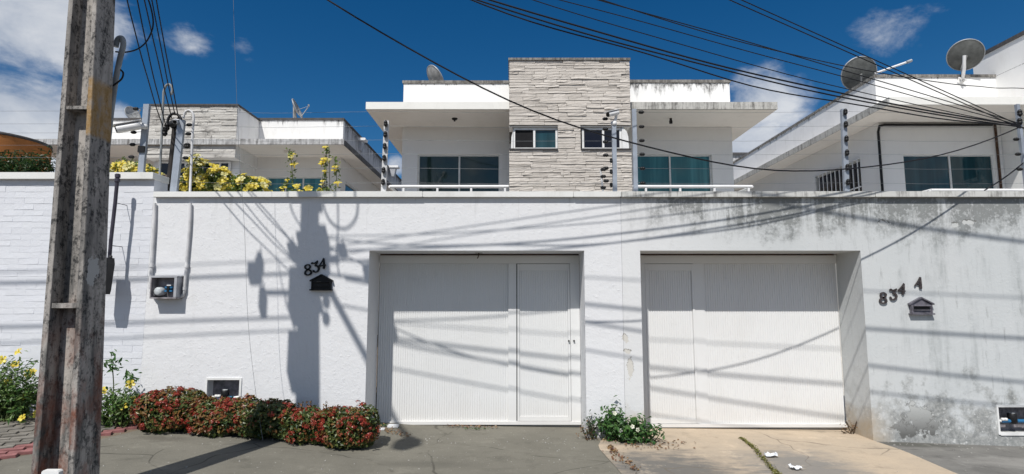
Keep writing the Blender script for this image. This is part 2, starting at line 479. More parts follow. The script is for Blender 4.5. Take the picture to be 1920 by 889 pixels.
M['screed'] = ground_mat('grey_cement_screed', (.185, .175, .145), (.150, .142, .118), ((-.9, 5.6, .5, .12, (.1, .095, .08), .5), (-3.6, 6.0, .3, .1, (.09, .08, .065), .5)), spots=.35)
M['ramp'] = ground_mat('pale_ramp_concrete', (.48, .39, .29), (.40, .335, .26),
                       ((1.45, 5.4, .85, .9, (.14, .135, .125), .95), (2.85, 5.6, .6, .75, (.19, .185, .175), .85), (2.4, 5.2, .5, .2, (.3, .29, .27), .6), (1.4, 6.45, .5, .12, (.16, .15, .14), .6)))
M['slab'] = ground_mat('dark_footway_concrete', (.21, .205, .19), (.13, .125, .118), ((4.6, 6.6, .6, .12, (.07, .07, .06), .7), (5.4, 6.0, .9, .2, (.3, .29, .27), .45)), .5)
M['earth'] = ground_mat('packed_earth', (.2, .16, .12), (.13, .105, .08))
M['asphalt'] = ground_mat('asphalt', (.06, .06, .06), (.045, .045, .046))
M['kerb'] = simple('kerb_concrete', (.32, .31, .29), .9, .2)
m, t, b = newmat('grey_paver'); M['paver'] = m
p = t.pos(); rnd = t.new('ShaderNodeObjectInfo').outputs['Random']
finish(t, b, t.mix(t.rng(t.noise(p, 16, 6), .35, .7), t.mix(rnd, (.27, .25, .22), (.17, .16, .145)), (.13, .12, .1)), .9, t.noise(p, 60, 5), .4, .006, .2)
M['paver_pink'] = simple('pink_paver', (.30, .13, .125), .9, .2, 12)

M['white_metal'] = simple('white_metal', (.78, .78, .78), .4, .06, spec=.4)
M['grey_metal'] = simple('grey_galvanised', (.42, .44, .46), .5, .15, spec=.5, metal=.3)
M['mast'] = simple('mast_aluminium', (.36, .40, .46), .45, .12, spec=.5, metal=.2)
M['mast_white'] = simple('mast_white_paint', (.68, .68, .68), .55, .18)
M['black'] = simple('black_plastic', (.012, .012, .013), .45, .1)
M['cable'] = simple('black_cable', (.01, .01, .013), .55, .1, bump=0)
M['wire'] = simple('steel_wire', (.25, .26, .27), .4, .1, bump=0, metal=.4)
M['dark_pipe'] = simple('dark_service_pipe', (.035, .03, .028), .6, .2)
M['brown'] = simple('brown_board', (.12, .09, .075), .8, .25)
M['pvc_grey'] = simple('grey_conduit', (.30, .32, .33), .5, .2)
M['pvc_dark'] = simple('purple_grey_conduit', (.055, .05, .07), .5, .2)
M['pvc_white'] = simple('painted_conduit', (.66, .66, .67), .6, .15)
M['pewter'] = simple('pewter_metal', (.20, .19, .22), .5, .25, 20, metal=.4)
M['black_iron'] = simple('black_iron', (.006, .006, .007), .45, .1)
M['bronze'] = simple('tarnished_metal', (.10, .085, .085), .55, .25, 30, metal=.4)
M['frame'] = simple('aluminium_frame', (.70, .71, .70), .4, .05)
M['jamb'] = simple('white_jamb', (.78, .78, .77), .5, .08)
M['orange'] = house_paint('orange_render', (.42, .17, .055), 4.6, .35, .45, dirt=(.06, .03, .02), soft=.7)
M['dish'] = simple('dish_grey', (.12, .125, .12), .6, .18, 9)
M['dish_light'] = simple('dish_light', (.40, .40, .39), .55, .18, 9)
M['box_inside'] = simple('meter_box_inside', (.30, .28, .30), .7, .3, 14)
M['box_grey'] = simple('meter_box_grey', (.42, .43, .46), .55, .15)
M['glassy'] = simple('meter_glass', (.55, .58, .60), .2, .2, 20)
M['blue'] = simple('blue_plastic', (.03, .16, .34), .4, .2, 20)
M['paper'] = simple('white_paper', (.75, .77, .8), .8, .1, 30)
M['rust'] = simple('rust_and_slot_shade', (.10, .055, .035), .8, .3, 20)
M['room_shade'] = simple('painted_room_shade', (.012, .012, .014), .9, .2, bump=0)  # near-black colour stands in for the shade inside rooms and gaps


def glass(name, col, streak=0.0):
    m, t, b = newmat(name); p = t.pos()
    c = t.mix(t.m('MULTIPLY', t.rng(t.noise(t.scl(p, (5, 5, .25)), 1.4, 3), .4, .65), streak), col, tuple(q * 2.2 + .01 for q in col))
    w = t.noise(p, .9, 2)
    finish(t, b, c, .03, w, .05, .03, .5)
    return m


M['glass_dark'] = glass('tinted_glass_dark', (.020, .042, .040))
M['glass_teal'] = glass('tinted_glass_teal', (.040, .135, .145), .5)
M['glass_teal2'] = glass('tinted_glass_blue', (.010, .038, .048), .4)
M['glass_black'] = glass('open_dark_glass', (.004, .004, .009))


def leafmat(name, c1, c2, trans=.25):
    m = D.materials.new(name); m.use_nodes = True; t = NT(m.node_tree); t.n.clear()
    o = t.new('ShaderNodeOutputMaterial'); a = t.new('ShaderNodeAttribute', attribute_name='tint')
    c = t.mix(a.outputs['Fac'], c1, c2)
    b = t.new('ShaderNodeBsdfPrincipled'); t.put(b.inputs['Base Color'], c); b.inputs['Roughness'].default_value = .42
    b.inputs['Specular IOR Level'].default_value = .45
    tr = t.new('ShaderNodeBsdfTranslucent'); t.put(tr.inputs[0], c)
    ms = t.new('ShaderNodeMixShader'); ms.inputs[0].default_value = trans
    t.l.new(b.outputs[0], ms.inputs[1]); t.l.new(tr.outputs[0], ms.inputs[2]); t.l.new(ms.outputs[0], o.inputs[0])
    return m


M['leaf'] = leafmat('ixora_leaf', (.018, .045, .012), (.11, .13, .03), .15)
M['leaf_bronze'] = leafmat('ixora_new_leaf', (.17, .035, .018), (.16, .13, .03), .15)
M['leaf_yb'] = leafmat('allamanda_leaf', (.035, .10, .02), (.13, .20, .05))
M['leaf_vine'] = leafmat('vine_leaf', (.05, .11, .02), (.20, .25, .05))
M['leaf_hedge'] = leafmat('hedge_leaf', (.012, .04, .010), (.045, .09, .02))
M['leaf_weed'] = leafmat('weed_leaf', (.025, .085, .02), (.07, .15, .035))
M['leaf_dry'] = leafmat('dry_leaf', (.14, .06, .035), (.22, .14, .06), .1)
M['moss'] = leafmat('moss_green', (.10, .10, .02), (.17, .16, .04), .1)
M['petal_red'] = leafmat('red_petal', (.22, .022, .018), (.36, .06, .03), .15)
M['petal_yellow'] = leafmat('yellow_petal', (.62, .46, .03), (.80, .68, .12), .3)
M['petal_pale'] = leafmat('pale_yellow_petal', (.62, .56, .16), (.72, .68, .36), .3)
M['petal_white'] = leafmat('white_petal', (.7, .7, .55), (.8, .8, .7), .2)
M['stem'] = simple('woody_stem', (.10, .07, .045), .9, .3, 20)
M['stem_green'] = simple('green_stem', (.09, .12, .04), .8, .3, 20)

# ------------------------------------------------------------------ ground
def g(x, y):
    z = float(np.interp(x, [-12, -6, -4.2, -2, -1.2, .9, 4.2, 5.8, 9], [.42, .36, .25, .145, .085, .05, .012, -.045, -.10]))
    return z - .014 * max(0, 6.7 - min(y, 6.7))


WY = 6.70          # front face of the boundary walls
KY = 3.55          # kerb line


def sheet(name, mat, x_of, y0, y1, nx, ny, dz, kind='structure', parent=None, ext=True):
    mb = MB(); vs = []; fs = []
    for j in range(ny + 1):
        y = y0 + (y1 - y0) * j / ny; a, b_ = x_of(y)
        for i in range(nx + 1):
            x = a + (b_ - a) * i / nx; vs.append((x, y, g(x, y) + dz))
    for j in range(ny):
        for i in range(nx):
            k = j * (nx + 1) + i; fs.append((k, k + 1, k + nx + 2, k + nx + 1))
    mb.add(vs, fs, True)
    return mb.build(name, mat, parent, kind=kind, org=(0, 0, 0))


# wide ground to the horizon, with the terrain following g near the walls
xs = [-600, -80, -30, -12, -9, -6, -5, -4.2, -3, -2, -1.2, 0, .9, 2.5, 4.2, 5, 5.8, 7, 9, 14, 30, 80, 600]
ys = [-600, -80, -20, -5, 0, 3.4, 3.7, 4.5, 5.5, 6.7, 8, 12, 30, 80, 700]
mb = MB(); mb.add([(x, y, g(x, y) - (.16 if y < KY else .008)) for y in ys for x in xs],
                  [(j * len(xs) + i, j * len(xs) + i + 1, (j + 1) * len(xs) + i + 1, (j + 1) * len(xs) + i) for j in range(len(ys) - 1) for i in range(len(xs) - 1)], True)
mb.build('ground', M['earth'], kind='structure', org=(0, 0, 0))
sheet('road', M['asphalt'], lambda y: (-40, 40), -5, KY - .13, 60, 8, -.135)
mb = MB()
for i in range(40):
    a = -20 + i; n = a + .985
    za, zb = g(a, KY), g(n, KY)
    mb.add([(a, KY - .13, za - .3), (n, KY - .13, zb - .3), (n, KY, zb - .3), (a, KY, za - .3), (a, KY - .12, za), (n, KY - .12, zb), (n, KY, zb), (a, KY, za)],
           [(0, 3, 2, 1), (4, 5, 6, 7), (0, 1, 5, 4), (1, 2, 6, 5), (2, 3, 7, 6), (3, 0, 4, 7)])
mb.build('kerb', M['kerb'], kind='structure', org=(0, 0, 0))


M['yard'] = simple('bounce_yard_paving', (.55, .53, .49), .8, .08)
MB().box(-16, 18, 7.24, 30, -.2, .09).build('courtyard', M['yard'], kind='structure', org=(0, 18, 0))  # unseen paving, added pale to bounce sunlight up to the soffits

# boundary between the unit paving and the cement screed runs along this line
def pav_x(y): return float(np.interp(y, [3.5, 5.0, 5.4, 6.1, 6.7], [-5.3, -4.52, -4.32, -4.08, -3.95]))


def ramp_l(y): return float(np.interp(y, [3.5, 4.8, 5.6, 6.3, 6.7, 7.3], [1.25, 1.06, 1.0, .93, 1.05, 1.35]))


def ramp_r(y): return float(np.interp(y, [3.5, 4.8, 5.6, 6.3, 6.7, 7.3], [3.9, 4.25, 4.22, 4.25, 4.18, 4.3]))


sheet('screed_pavement', M['screed'], lambda y: (pav_x(y), ramp_l(y) + .1), KY, 7.3, 40, 24, 0.0)
sheet('footway_slab', M['slab'], lambda y: (ramp_r(y) - .1, 14), KY, 6.72, 30, 20, -.002)
sheet('driveway_ramp', M['ramp'], lambda y: (ramp_l(y), ramp_r(y)), KY, 7.3, 24, 24, .006)
sheet('paving_bed', M['earth'], lambda y: (-12, pav_x(y)), KY, 6.72, 24, 20, -.004)

# paving bricks by the pole
pav = thing('block_paving', None, None, (0, 0, 0)); pav['kind'] = 'structure'
pm = []
for k in range(4):
    b_ = MB().box(-.5, .5, -.5, .5, 0, 1); b_.v = [(x + R.uniform(-.02, .02), y + R.uniform(-.03, .03), z + (R.uniform(-.05, .05) if z else 0)) for x, y, z in b_.v]
    pm.append(b_.mesh('paver', M['paver']))
pmp = []
for k in range(3):
    b_ = MB().box(-.5, .5, -.5, .5, 0, 1); b_.v = [(x + R.uniform(-.02, .02), y + R.uniform(-.03, .03), z + (R.uniform(-.05, .05) if z else 0)) for x, y, z in b_.v]
    pmp.append(b_.mesh('pink_paver', M['paver_pink']))
ang = math.radians(28)
for i in range(-32, 8):
    for j in range(-14, 22):
        if (j % 2): off = .10
        else: off = 0
        u, v = i * .205 + off, j * .105
        x = -4.3 + u * math.cos(ang) - v * math.sin(ang); y = 5.4 + u * math.sin(ang) + v * math.cos(ang)
        if not (4.3 < y < 6.45 and x > -6.6 and x < pav_x(y) - .03): continue
        pink = pav_x(y) - x < .30
        if sum(1 for o in pav.children) > 290: continue
        o = D.objects.new('pink_paver' if pink else 'paver', R.choice(pmp if pink else pm)); COL.objects.link(o)
        o.scale = (.197, .097, .05); o.rotation_euler = (R.uniform(-.02, .02), R.uniform(-.02, .02), ang)
        o.location = (x, y, g(x, y) - .036 + R.uniform(-.004, .004)); o.parent = pav

# ------------------------------------------------------------------ neighbour's painted brick wall (far left)
XL = -4.352
bw = thing('boundary_wall', 'white painted brick boundary wall of the neighbour, at the far left behind the concrete pole', 'wall', (-8, WY, 0))
MB().box(-14, XL, WY + .0025, WY + .3, -.1, 3.09).build('wall_body', M['brick'], bw, org=(-8, WY, 0))
MB().bbox(-14, XL + .012, WY - .055, WY + .32, 3.09, 3.17).build('coping', M['cap'], bw)
bm = []
for k in range(7):
    b_ = MB().box(-.5, .5, -.5, .5, -.5, .5)
    b_.v = [(x + R.uniform(-.012, .012), y + (R.uniform(-.06, .07) if y < 0 else 0), z + R.uniform(-.07, .07)) for x, y, z in b_.v]
    bm.append(b_.mesh('brick', M['brick']))
nb = 0; rest = MB()
ch = .0735
for j in range(40):
    z = 3.085 - ch * (j + .5)
    x = XL - (0.12 if j % 2 else 0)
    first = True
    while x > -6.9:
        L = .24 if not (first and j % 2) else .12
        xa = (XL if first else x)
        x0 = xa - L
        x = x0
        first = False
        if z < .2: continue
        wl, hh, th = L - .0012, ch - .0016, .022 + R.uniform(-.001, .003)
        if nb < 300 and x0 > -6.35:
            o = D.objects.new('brick', R.choice(bm)); COL.objects.link(o)
            o.location = (xa - L / 2, WY + .012, z); o.scale = (wl, th, hh)
            o.rotation_euler = (R.uniform(-.022, .004), 0, R.uniform(-.002, .002)); setparent(o, bw); nb += 1
        else:
            rest.box(xa - L + .002, xa - .002, WY + .001 - R.uniform(-.002, .003), WY + .02, z - hh / 2, z + hh / 2)
rest.build('brick_courses', M['brick'], bw, kind='stuff')

# ------------------------------------------------------------------ main boundary walls with the two gateways
XM = 1.315
TOP = 2.868
WT = .52
GT = 2.223
D1 = (-1.712, .866); D2 = (1.537, 4.182)
niche1 = (P(388, 710, WY).x, P(452, 710, WY).x, P(420, 775, WY).z, P(420, 711, WY).z)
niche2 = (P(1868, 760, WY).x, P(1945, 760, WY).x, P(1890, 813, WY).z, P(1890, 762, WY).z)
wl = thing('boundary_wall', 'clean white rendered boundary wall with black number 834, around the left garage gate', 'wall', (-1.5, WY, 0))
mb = wall_holes(MB(), XL + .002, XM, -.25, TOP, WY, WY + WT, [(D1[0], D1[1], -1, GT)])
# niche cut for the water meter: front skin only
def niche_wall(x0, x1, z0, z1, mat, holes, niche, parent):
    mb = MB(); nz = niche
    dep = .16
    def solid_front(x, z): return not any(h[0] < x < h[1] and h[2] < z < h[3] for h in holes + [nz])
    xs = sorted({x0, x1, nz[0], nz[1]} | {h[0] for h in holes} | {h[1] for h in holes}); zs = sorted({z0, z1, nz[2], nz[3]} | {h[3] for h in holes})
    # subdivide so that the edge of plaster can waver a little
    cells(mb, xs, zs, WY, WY + dep, solid_front)
    o1 = mb.build('wall_face', mat, parent, org=(0, WY, 0))
    mb = MB(); cells(mb, xs, zs, WY + dep, WY + WT, lambda x, z: not any(h[0] < x < h[1] and h[2] < z < h[3] for h in holes))
    mb.build('wall_core', mat, parent, org=(0, WY, 0))


niche_wall(XL + .002, XM, -.25, TOP, M['plaster'], [(D1[0], D1[1], -1, GT)], niche1, wl)


def coping(x0, x1, mat, parent):
    """slightly uneven cast coping in lengths"""
    x = x0
    while x < x1 - .01:
        n = min(x + R.uniform(1.4, 2.1), x1)
        if x1 - n < .4: n = x1
        MB().bbox(x, n - .004, WY - .052 + R.uniform(-.003, .003), WY + WT + .03, TOP + .001, 2.936 + R.uniform(-.003, .003), .006).build('coping', mat, parent)
        x = n


coping(XL + .03, XM, M['cap'], wl)
wr = thing('boundary_wall', 'stained white rendered boundary wall with number 834 A, around the right garage gate', 'wall', (5, WY, 0))
niche_wall(XM + .003, 13, -.3, TOP, M['plaster_old'], [(D2[0], D2[1], -1, GT)], niche2, wr)
coping(XM + .003, 13, M['cap_old'], wr)


# ------------------------------------------------------------------ garage gates
GY = 7.20


def gate(name, x0, x1, wk, zb, parent_wall, label, mirrored):
    """ribbed steel gate; wk = (x0, x1) of the wicket door"""
    t_ = thing(name, label, 'garage door', ((x0 + x1) / 2, GY, zb))
    zt = GT - .005
    z0, z1 = zb + .07, zt - .12
    # ribs
    def ribbed(a, b_, z0, z1, y):
        m_ = MB(); x = a; pr = []
        while x < b_ - .002:
            pr += [(x, y), (min(x + .0225, b_), y), (min(x + .0245, b_), y + .006), (min(x + .0275, b_), y + .006)]
            x += .0295
        pr.append((b_, y))
        vs = [(x, y, z0) for x, y in pr] + [(x, y, z1) for x, y in pr]; n = len(pr)
        m_.add(vs, [(i, i + 1, i + 1 + n, i + n) for i in range(n - 1)])
        return m_
    # panels
    wa, wb = wk
    if not mirrored:
        ribbed(x0 + .012, wa - .115, z0, z1, GY + .022).build('ribbed_panel', M['gate'], t_)
        MB().bbox(wa - .115, wa - .012, GY, GY + .05, z0, z1).build('stile', M['gate'], t_)
        MB().bbox(wb + .004, x1 - .004, GY - .003, GY + .05, zb + .035, z1).build('stile', M['gate'], t_)
    else:
        ribbed(wb + .125, x1 - .012, z0, z1, GY + .022).build('ribbed_panel', M['gate'], t_)
        MB().bbox(wb + .003, wb + .125, GY + .010, GY + .05, z0, z1).build('stile', M['gate'], t_)
        MB().bbox(x0 + .004, wa - .004, GY - .003, GY + .05, zb + .035, z1).build('stile', M['gate'], t_)
    MB().bbox(x0 + .004, x1 - .004, GY - .004, GY + .05, z1 + .001, zt - .014).build('top_rail', M['gate'], t_)
    MB().bbox(x0 + .004, x1 - .004, GY - .012, GY + .05, zb + .032, zb + .07).build('bottom_rail', M['gate'], t_)
    MB().box(x0 + .02, x1 - .02, GY - .03, GY - .006, zt - .012, zt - .001).build('slot_shade', M['rust'], t_)  # dark strip standing in for the slot of shadow under the lintel
    MB().box(x0, x1, GY + .052, GY + .07, zb - .05, zt + .01).build('shade_backing', M['room_shade'], t_)  # near-black sheet, paints the shade in the gap under the gate
    # wicket door
    wd = ribbed(wa + .03, wb - .03, zb + .125, z1 - .09, GY + .018).build('wicket_door', M['gate'], t_)
    for q in ((wa, wa + .028, zb + .075, z1 - .004), (wb - .028, wb, zb + .075, z1 - .004)):
        MB().bbox(q[0], q[1], GY + .002, GY + .04, q[2], q[3]).build('door_stile', M['gate'], wd)
    MB().bbox(wa + .029, wb - .029, GY + .002, GY + .04, zb + .075, zb + .124).build('door_rail', M['gate'], wd)
    MB().bbox(wa + .029, wb - .029, GY + .002, GY + .04, z1 - .09, z1 - .005).build('door_rail', M['gate'], wd)
    lx = wb + .04 if not mirrored else wa - .03
    for dx, s in (() if mirrored else ((-.03, .010), (.035, .011))):
        MB().lathe([(0, -.02), (s, -.02), (s, 0)], (wb + .01 + dx, GY - .004, P(1078, 639, GY).z), 'Y', 10).build('keyhole', M['black'], wd)
    return t_


gate('garage_door', D1[0], D1[1], (P(970, 600, GY).x, P(1069, 600, GY).x), P(900, 801, GY).z, wl, 'left garage door, white ribbed steel with wicket door on its right side', False)
gate('garage_door', D2[0], D2[1], (P(1212, 600, GY).x, P(1304, 600, GY).x), P(1400, 806, GY).z, wr, 'right garage door, white ribbed steel with wicket door on its left side', True)
# hook under the lintel of the left gate
q = P(898, 476, 7.02)
hk = thing('lintel_hook', 'small rusty T hook hanging under the lintel of the left garage gate', 'hook', q)
MB().tube([q + Vector((-.045, 0, .012)), q + Vector((.045, 0, .012))], .006, 6).build('hook_bar', M['rust'], hk)
MB().tube([q + Vector((.0, 0, .012)), q + Vector((-.005, 0, -.03)), q + Vector((-.02, 0, -.06))], .006, 6).build('hook_stem', M['rust'], hk)


# ------------------------------------------------------------------ house numbers and letter boxes
def catmull(pts, n=6):
    out = []
    for i in range(len(pts) - 1):
        p0 = pts[max(i - 1, 0)]; p1 = pts[i]; p2 = pts[i + 1]; p3 = pts[min(i + 2, len(pts) - 1)]
        for k in range(n):
            u = k / n
            out.append(tuple(.5 * ((2 * b) + (-a + c) * u + (2 * a - 5 * b + 4 * c - d) * u * u + (-a + 3 * b - 3 * c + d) * u ** 3) for a, b, c, d in zip(p0, p1, p2, p3)))
    out.append(tuple(pts[-1])); return out


GLYPH = {
    '8': [[(.50, .52, .13), (.22, .66, .15), (.20, .86, .16), (.48, .99, .10), (.76, .86, .16), (.74, .68, .15), (.50, .53, .14), (.20, .38, .16), (.14, .16, .19), (.46, .01, .11), (.82, .15, .19), (.80, .38, .16), (.50, .53, .13)]],
    '3': [[(.10, .80, .20), (.16, .92, .12), (.42, .84, .12), (.86, 1.02, .11)], [(.86, 1.02, .09), (.66, .78, .14), (.42, .60, .10)], [(.42, .58, .11), (.72, .54, .16), (.86, .32, .20), (.70, .08, .16), (.42, .0, .12), (.20, .12, .18), (.24, .22, .17)]],
    '4': [[(.68, 1.05, .08), (.46, .72, .10), (.06, .32, .12)], [(.04, .30, .12), (.40, .33, .13), (.92, .36, .12)], [(.70, 1.02, .12), (.68, .60, .20), (.68, .20, .20), (.56, .03, .17)]],
    'A': [[(.46, 1.02, .14), (.30, .55, .11), (.06, .04, .10)], [(.44, 1.02, .17), (.62, .55, .22), (.84, .06, .22)], [(.16, .34, .10), (.44, .32, .11), (.72, .34, .10)], [(.66, .05, .12), (.98, .04, .12)]],
}


def glyph(ch, org, h, rot, mat, name, parent, thick=.012, off=.010):
    mb = MB(); Mx = Matrix.Rotation(-rot, 4, 'Y')
    for k, st in enumerate(GLYPH[ch]):
        c = catmull(st, 7); vs = []
        for i, (x, z, w_) in enumerate(c):
            a, b_ = c[max(i - 1, 0)], c[min(i + 1, len(c) - 1)]
            d = Vector((b_[0] - a[0], b_[1] - a[1])); d = d.normalized() if d.length > 1e-6 else Vector((1, 0))
            nx, nz = -d.y * w_ / 2, d.x * w_ / 2
            for yy in (0, 1):
                for s in (-1, 1):
                    vs.append(((x * .78 + nx * s) * h, yy * thick + k * .0006, (z + nz * s) * h))
        fs = []
        n = len(c)
        for i in range(n - 1):
            o, p_ = i * 4, i * 4 + 4
            fs += [(o, p_, p_ + 1, o + 1), (o + 2, o + 3, p_ + 3, p_ + 2), (o, o + 2, p_ + 2, p_), (o + 1, p_ + 1, p_ + 3, o + 3)]
        fs += [(0, 1, 3, 2), (4 * n - 4, 4 * n - 2, 4 * n - 1, 4 * n - 3)]
        mb.add(vs, fs)
    mb.xf(Matrix.Translation(Vector(org) + Vector((0, -thick - off, 0))) @ Mx)
    return mb.build(name, mat, parent)


hn = thing('house_number', 'black metal house number 834 rising to the right, on the clean left wall', 'house number', P(592, 515, WY))
for ch_, px, py, h, r_ in (('8', 571.5, 517, .128, .12), ('3', 586, 511.5, .128, .16), ('4', 598.5, 505.5, .125, .10)):
    glyph(ch_, P(px, py, WY), h, r_, M['black_iron'], 'digit', hn)
hn = thing('house_number', 'tarnished house number 834 A with its A set apart, on the stained right wall', 'house number', P(1680, 560, WY))
for ch_, px, py, h, r_ in (('8', 1646.5, 568, .128, -.10), ('3', 1665, 561, .13, -.12), ('4', 1681, 551.5, .13, -.12)):
    glyph(ch_, P(px, py, WY), h, r_, M['bronze'], 'digit', hn)
glyph('A', P(1712, 537, WY), .125, -.32, M['bronze'], 'letter', hn)


def letterbox(px, py, w_, mat, label, cat):
    c = P(px, py, WY); t_ = thing('letter_box', label, cat, c)
    x, z = c.x, c.z; h = w_ / 2; y = WY
    mb = MB().prism([(x - h * .93, z), (x + h * .93, z), (x + h * .93, z + h * .82), (x, z + h * 1.32), (x - h * .93, z + h * .82)], y - .030, y)
    mb.build('box_front', mat, t_)
    mb = MB()
    for s in (-1, 1):
        a = (x + s * h * 1.06, z + h * .78); b_ = (x, z + h * 1.40)
        mb.prism([a, (a[0], a[1] + h * .12), (b_[0], b_[1] + h * .06), (b_[0], b_[1] - h * .06)][::s], y - .047 - (s > 0) * .001, y - .003)
    mb.build('pediment', mat, t_)
    MB().bbox(x - h * 1.04, x + h * 1.04, y - .050, y, z - h * .07, z + h * .06).build('sill', mat, t_)
    MB().prism([(x - h * .72, z + h * .30), (x + h * .72, z + h * .30), (x + h * .72, z + h * .36), (x - h * .72, z + h * .36)], y - .046, y - .030).build('slot_lip', mat, t_)
    MB().box(x - h * .70, x + h * .70, y - .032, y - .030, z + h * .365, z + h * .62).build('slot', M['black'], t_)
    MB().tube([(x - h * .72, y - .046, z + h * .70), (x + h * .72, y - .046, z + h * .70)], h * .07, 8).build('flap', mat, t_)
    for s in (-1, 1): MB().box(x + s * h * .86 - .007, x + s * h * .86 + .007, y - .040, y - .030, z + h * .08, z + h * .78).build('side_post', mat, t_)


letterbox(603.5, 543.5, P(624, 540, WY).x - P(584, 540, WY).x, M['black_iron'], 'black house-shaped letter box on the clean wall under number 834', 'letter box')
letterbox(1725.5, 588.5, P(1747, 590, WY).x - P(1704, 590, WY).x, M['pewter'], 'grey metal house-shaped letter box on the stained wall under number 834 A', 'letter box')

# ------------------------------------------------------------------ electricity meter box with its two conduits
a = P(284, 517, WY - .12); b_ = P(327, 560, WY - .12)
mbx = thing('meter_box', 'grey open electricity meter box on the white wall, between two white conduits', 'meter box', (a.x, WY, b_.z))
x0, x1, z0, z1 = a.x, b_.x + .02, b_.z, a.z; yf = WY - .13
MB().box(x0, x1, WY - .02, WY, z0, z1).build('box_back', M['box_inside'], mbx)
MB().bbox(x0, x1, yf, WY, z1 - .022, z1).build('box_top', M['box_grey'], mbx)
MB().box(x0, x1, yf + .002, WY - .001, z0, z0 + .015).build('box_bottom', M['box_inside'], mbx)
MB().box(x0, x0 + .012, yf + .002, WY - .021, z0 + .016, z1 - .023).build('box_side', M['box_inside'], mbx)
MB().bbox(x1 - .03, x1, yf + .001, WY - .021, z0 + .016, z1 - .023).build('box_side', M['box_grey'], mbx)
MB().lathe([(0, -.055), (.035, -.053), (.048, -.045), (.052, 0), (.052, .04)], (x0 + .075, WY - .055, z0 + .085), 'Y', 20).build('meter_dial', M['glassy'], mbx)
for k, (dx, dz, w_, h_) in enumerate(((.155, .20, .05, .018), (.135, .17, .09, .022), (.135, .13, .09, .022))):
    MB().bbox(x0 + dx, x0 + dx + w_, WY - .07 - k * .002, WY - .02, z0 + dz - .05, z0 + dz - .05 + h_).build('breaker', M['blue'] if k else M['white_metal'], mbx)
MB().bbox(x0 + .165, x0 + .192, WY - .082, WY - .02, z0 + .075, z0 + .15).build('breaker_switch', M['black'], mbx)


def conduit(pts, r, mat, label, joints=()):
    t_ = thing('conduit', label, 'pipe', pts[-1], 'conduits of the electricity meter')
    MB().tube(catmull([tuple(p) for p in pts], 4), r, 10).build('pipe', mat, t_)
    for j in joints:
        j = Vector(j); MB().tube([j + Vector((0, 0, .02)), j - Vector((0, 0, .02))], r * 1.35, 10).build('coupling', mat, t_)
    return t_


Yc = WY - .028
conduit([P(290, 381, Yc), P(289, 420, Yc), P(286, 470, Yc), P(283, 520, Yc), P(282, 540, Yc), P(284, 549, Yc - .02), P(288, 553, Yc - .05)], .019, M['pvc_white'],
        'white conduit down the wall to the left side of the meter box', [P(285, 498, Yc), P(282.5, 537, Yc)])
conduit([P(357, 381, Yc), P(356, 420, Yc), P(351, 480, Yc), P(347, 530, Yc), P(345, 548, Yc), P(340, 556, Yc), P(331, 553, Yc)], .017, M['pvc_white'],
        'white conduit down the wall curling under the right side of the meter box', [P(350, 499, Yc), P(345.5, 541, Yc)])


# ------------------------------------------------------------------ water meter niches
def niche(n, label, y, frame_out=.012):
    x0, x1, z0, z1 = n; t_ = thing('water_meter_niche', label, 'meter niche', ((x0 + x1) / 2, y, z0))
    yb = y + .155
    MB().box(x0, x1, yb - .004, yb + .003, z0, z1).build('niche_back', M['box_inside'], t_)
    for q in ((x0 - .008, x0 + .012, z0 - .012, z1 + .018), (x1 - .012, x1 + .012, z0 - .012, z1 + .018)):
        MB().bbox(q[0], q[1], y - frame_out, y + .02, q[2], q[3]).build('niche_frame', M['jamb'], t_)
    MB().bbox(x0 + .0125, x1 - .0125, y - frame_out, y + .02, z1 - .008, z1 + .018).build('niche_frame', M['jamb'], t_)
    MB().bbox(x0 + .0125, x1 - .0125, y - frame_out, y + .02, z0 - .02, z0 + .012).build('niche_frame', M['jamb'], t_)
    zc = z0 + (z1 - z0) * .45; xm = (x0 + x1) / 2
    MB().tube([(x0 + .03, y + .07, zc), (x0 + .09, y + .06, zc - .01)], .016, 8).build('water_pipe', M['jamb'], t_)
    MB().tube([(x1 - .10, y + .06, zc - .01), (x1 - .03, y + .07, zc)], .016, 8).build('water_pipe', M['jamb'], t_)
    MB().tube([(x0 + .09, y + .06, zc - .01), (x1 - .10, y + .06, zc - .01)], .022, 8).build('meter_coupling', M['blue'], t_)
    MB().lathe([(0, .08), (.04, .078), (.046, .07), (.046, -.03), (.03, -.04), (0, -.04)], (xm - .01, y + .065, zc), 'Z', 16).build('meter_body', M['black'], t_)
    MB().lathe([(0, .086), (.03, .086), (.03, .08)], (xm - .01, y + .065, zc), 'Z', 14).build('meter_lid', M['glassy'], t_)
    MB().tube([(x0 + .04, y + .07, zc), (x0 + .05, y + .07, z0 + .02)], .012, 8).build('water_pipe', M['jamb'], t_)
    for dx in (.1, .13): MB().lathe([(0, -.02), (.018, -.016), (.018, .016), (0, .02)], (x0 + dx, y + .045, zc + .012), 'X', 10).build('valve', M['jamb'], t_)


niche(niche1, 'water meter in a framed wall niche just above the red flowering bushes', WY)
niche(niche2, 'water meter in a framed niche low in the stained wall at the far right', WY)

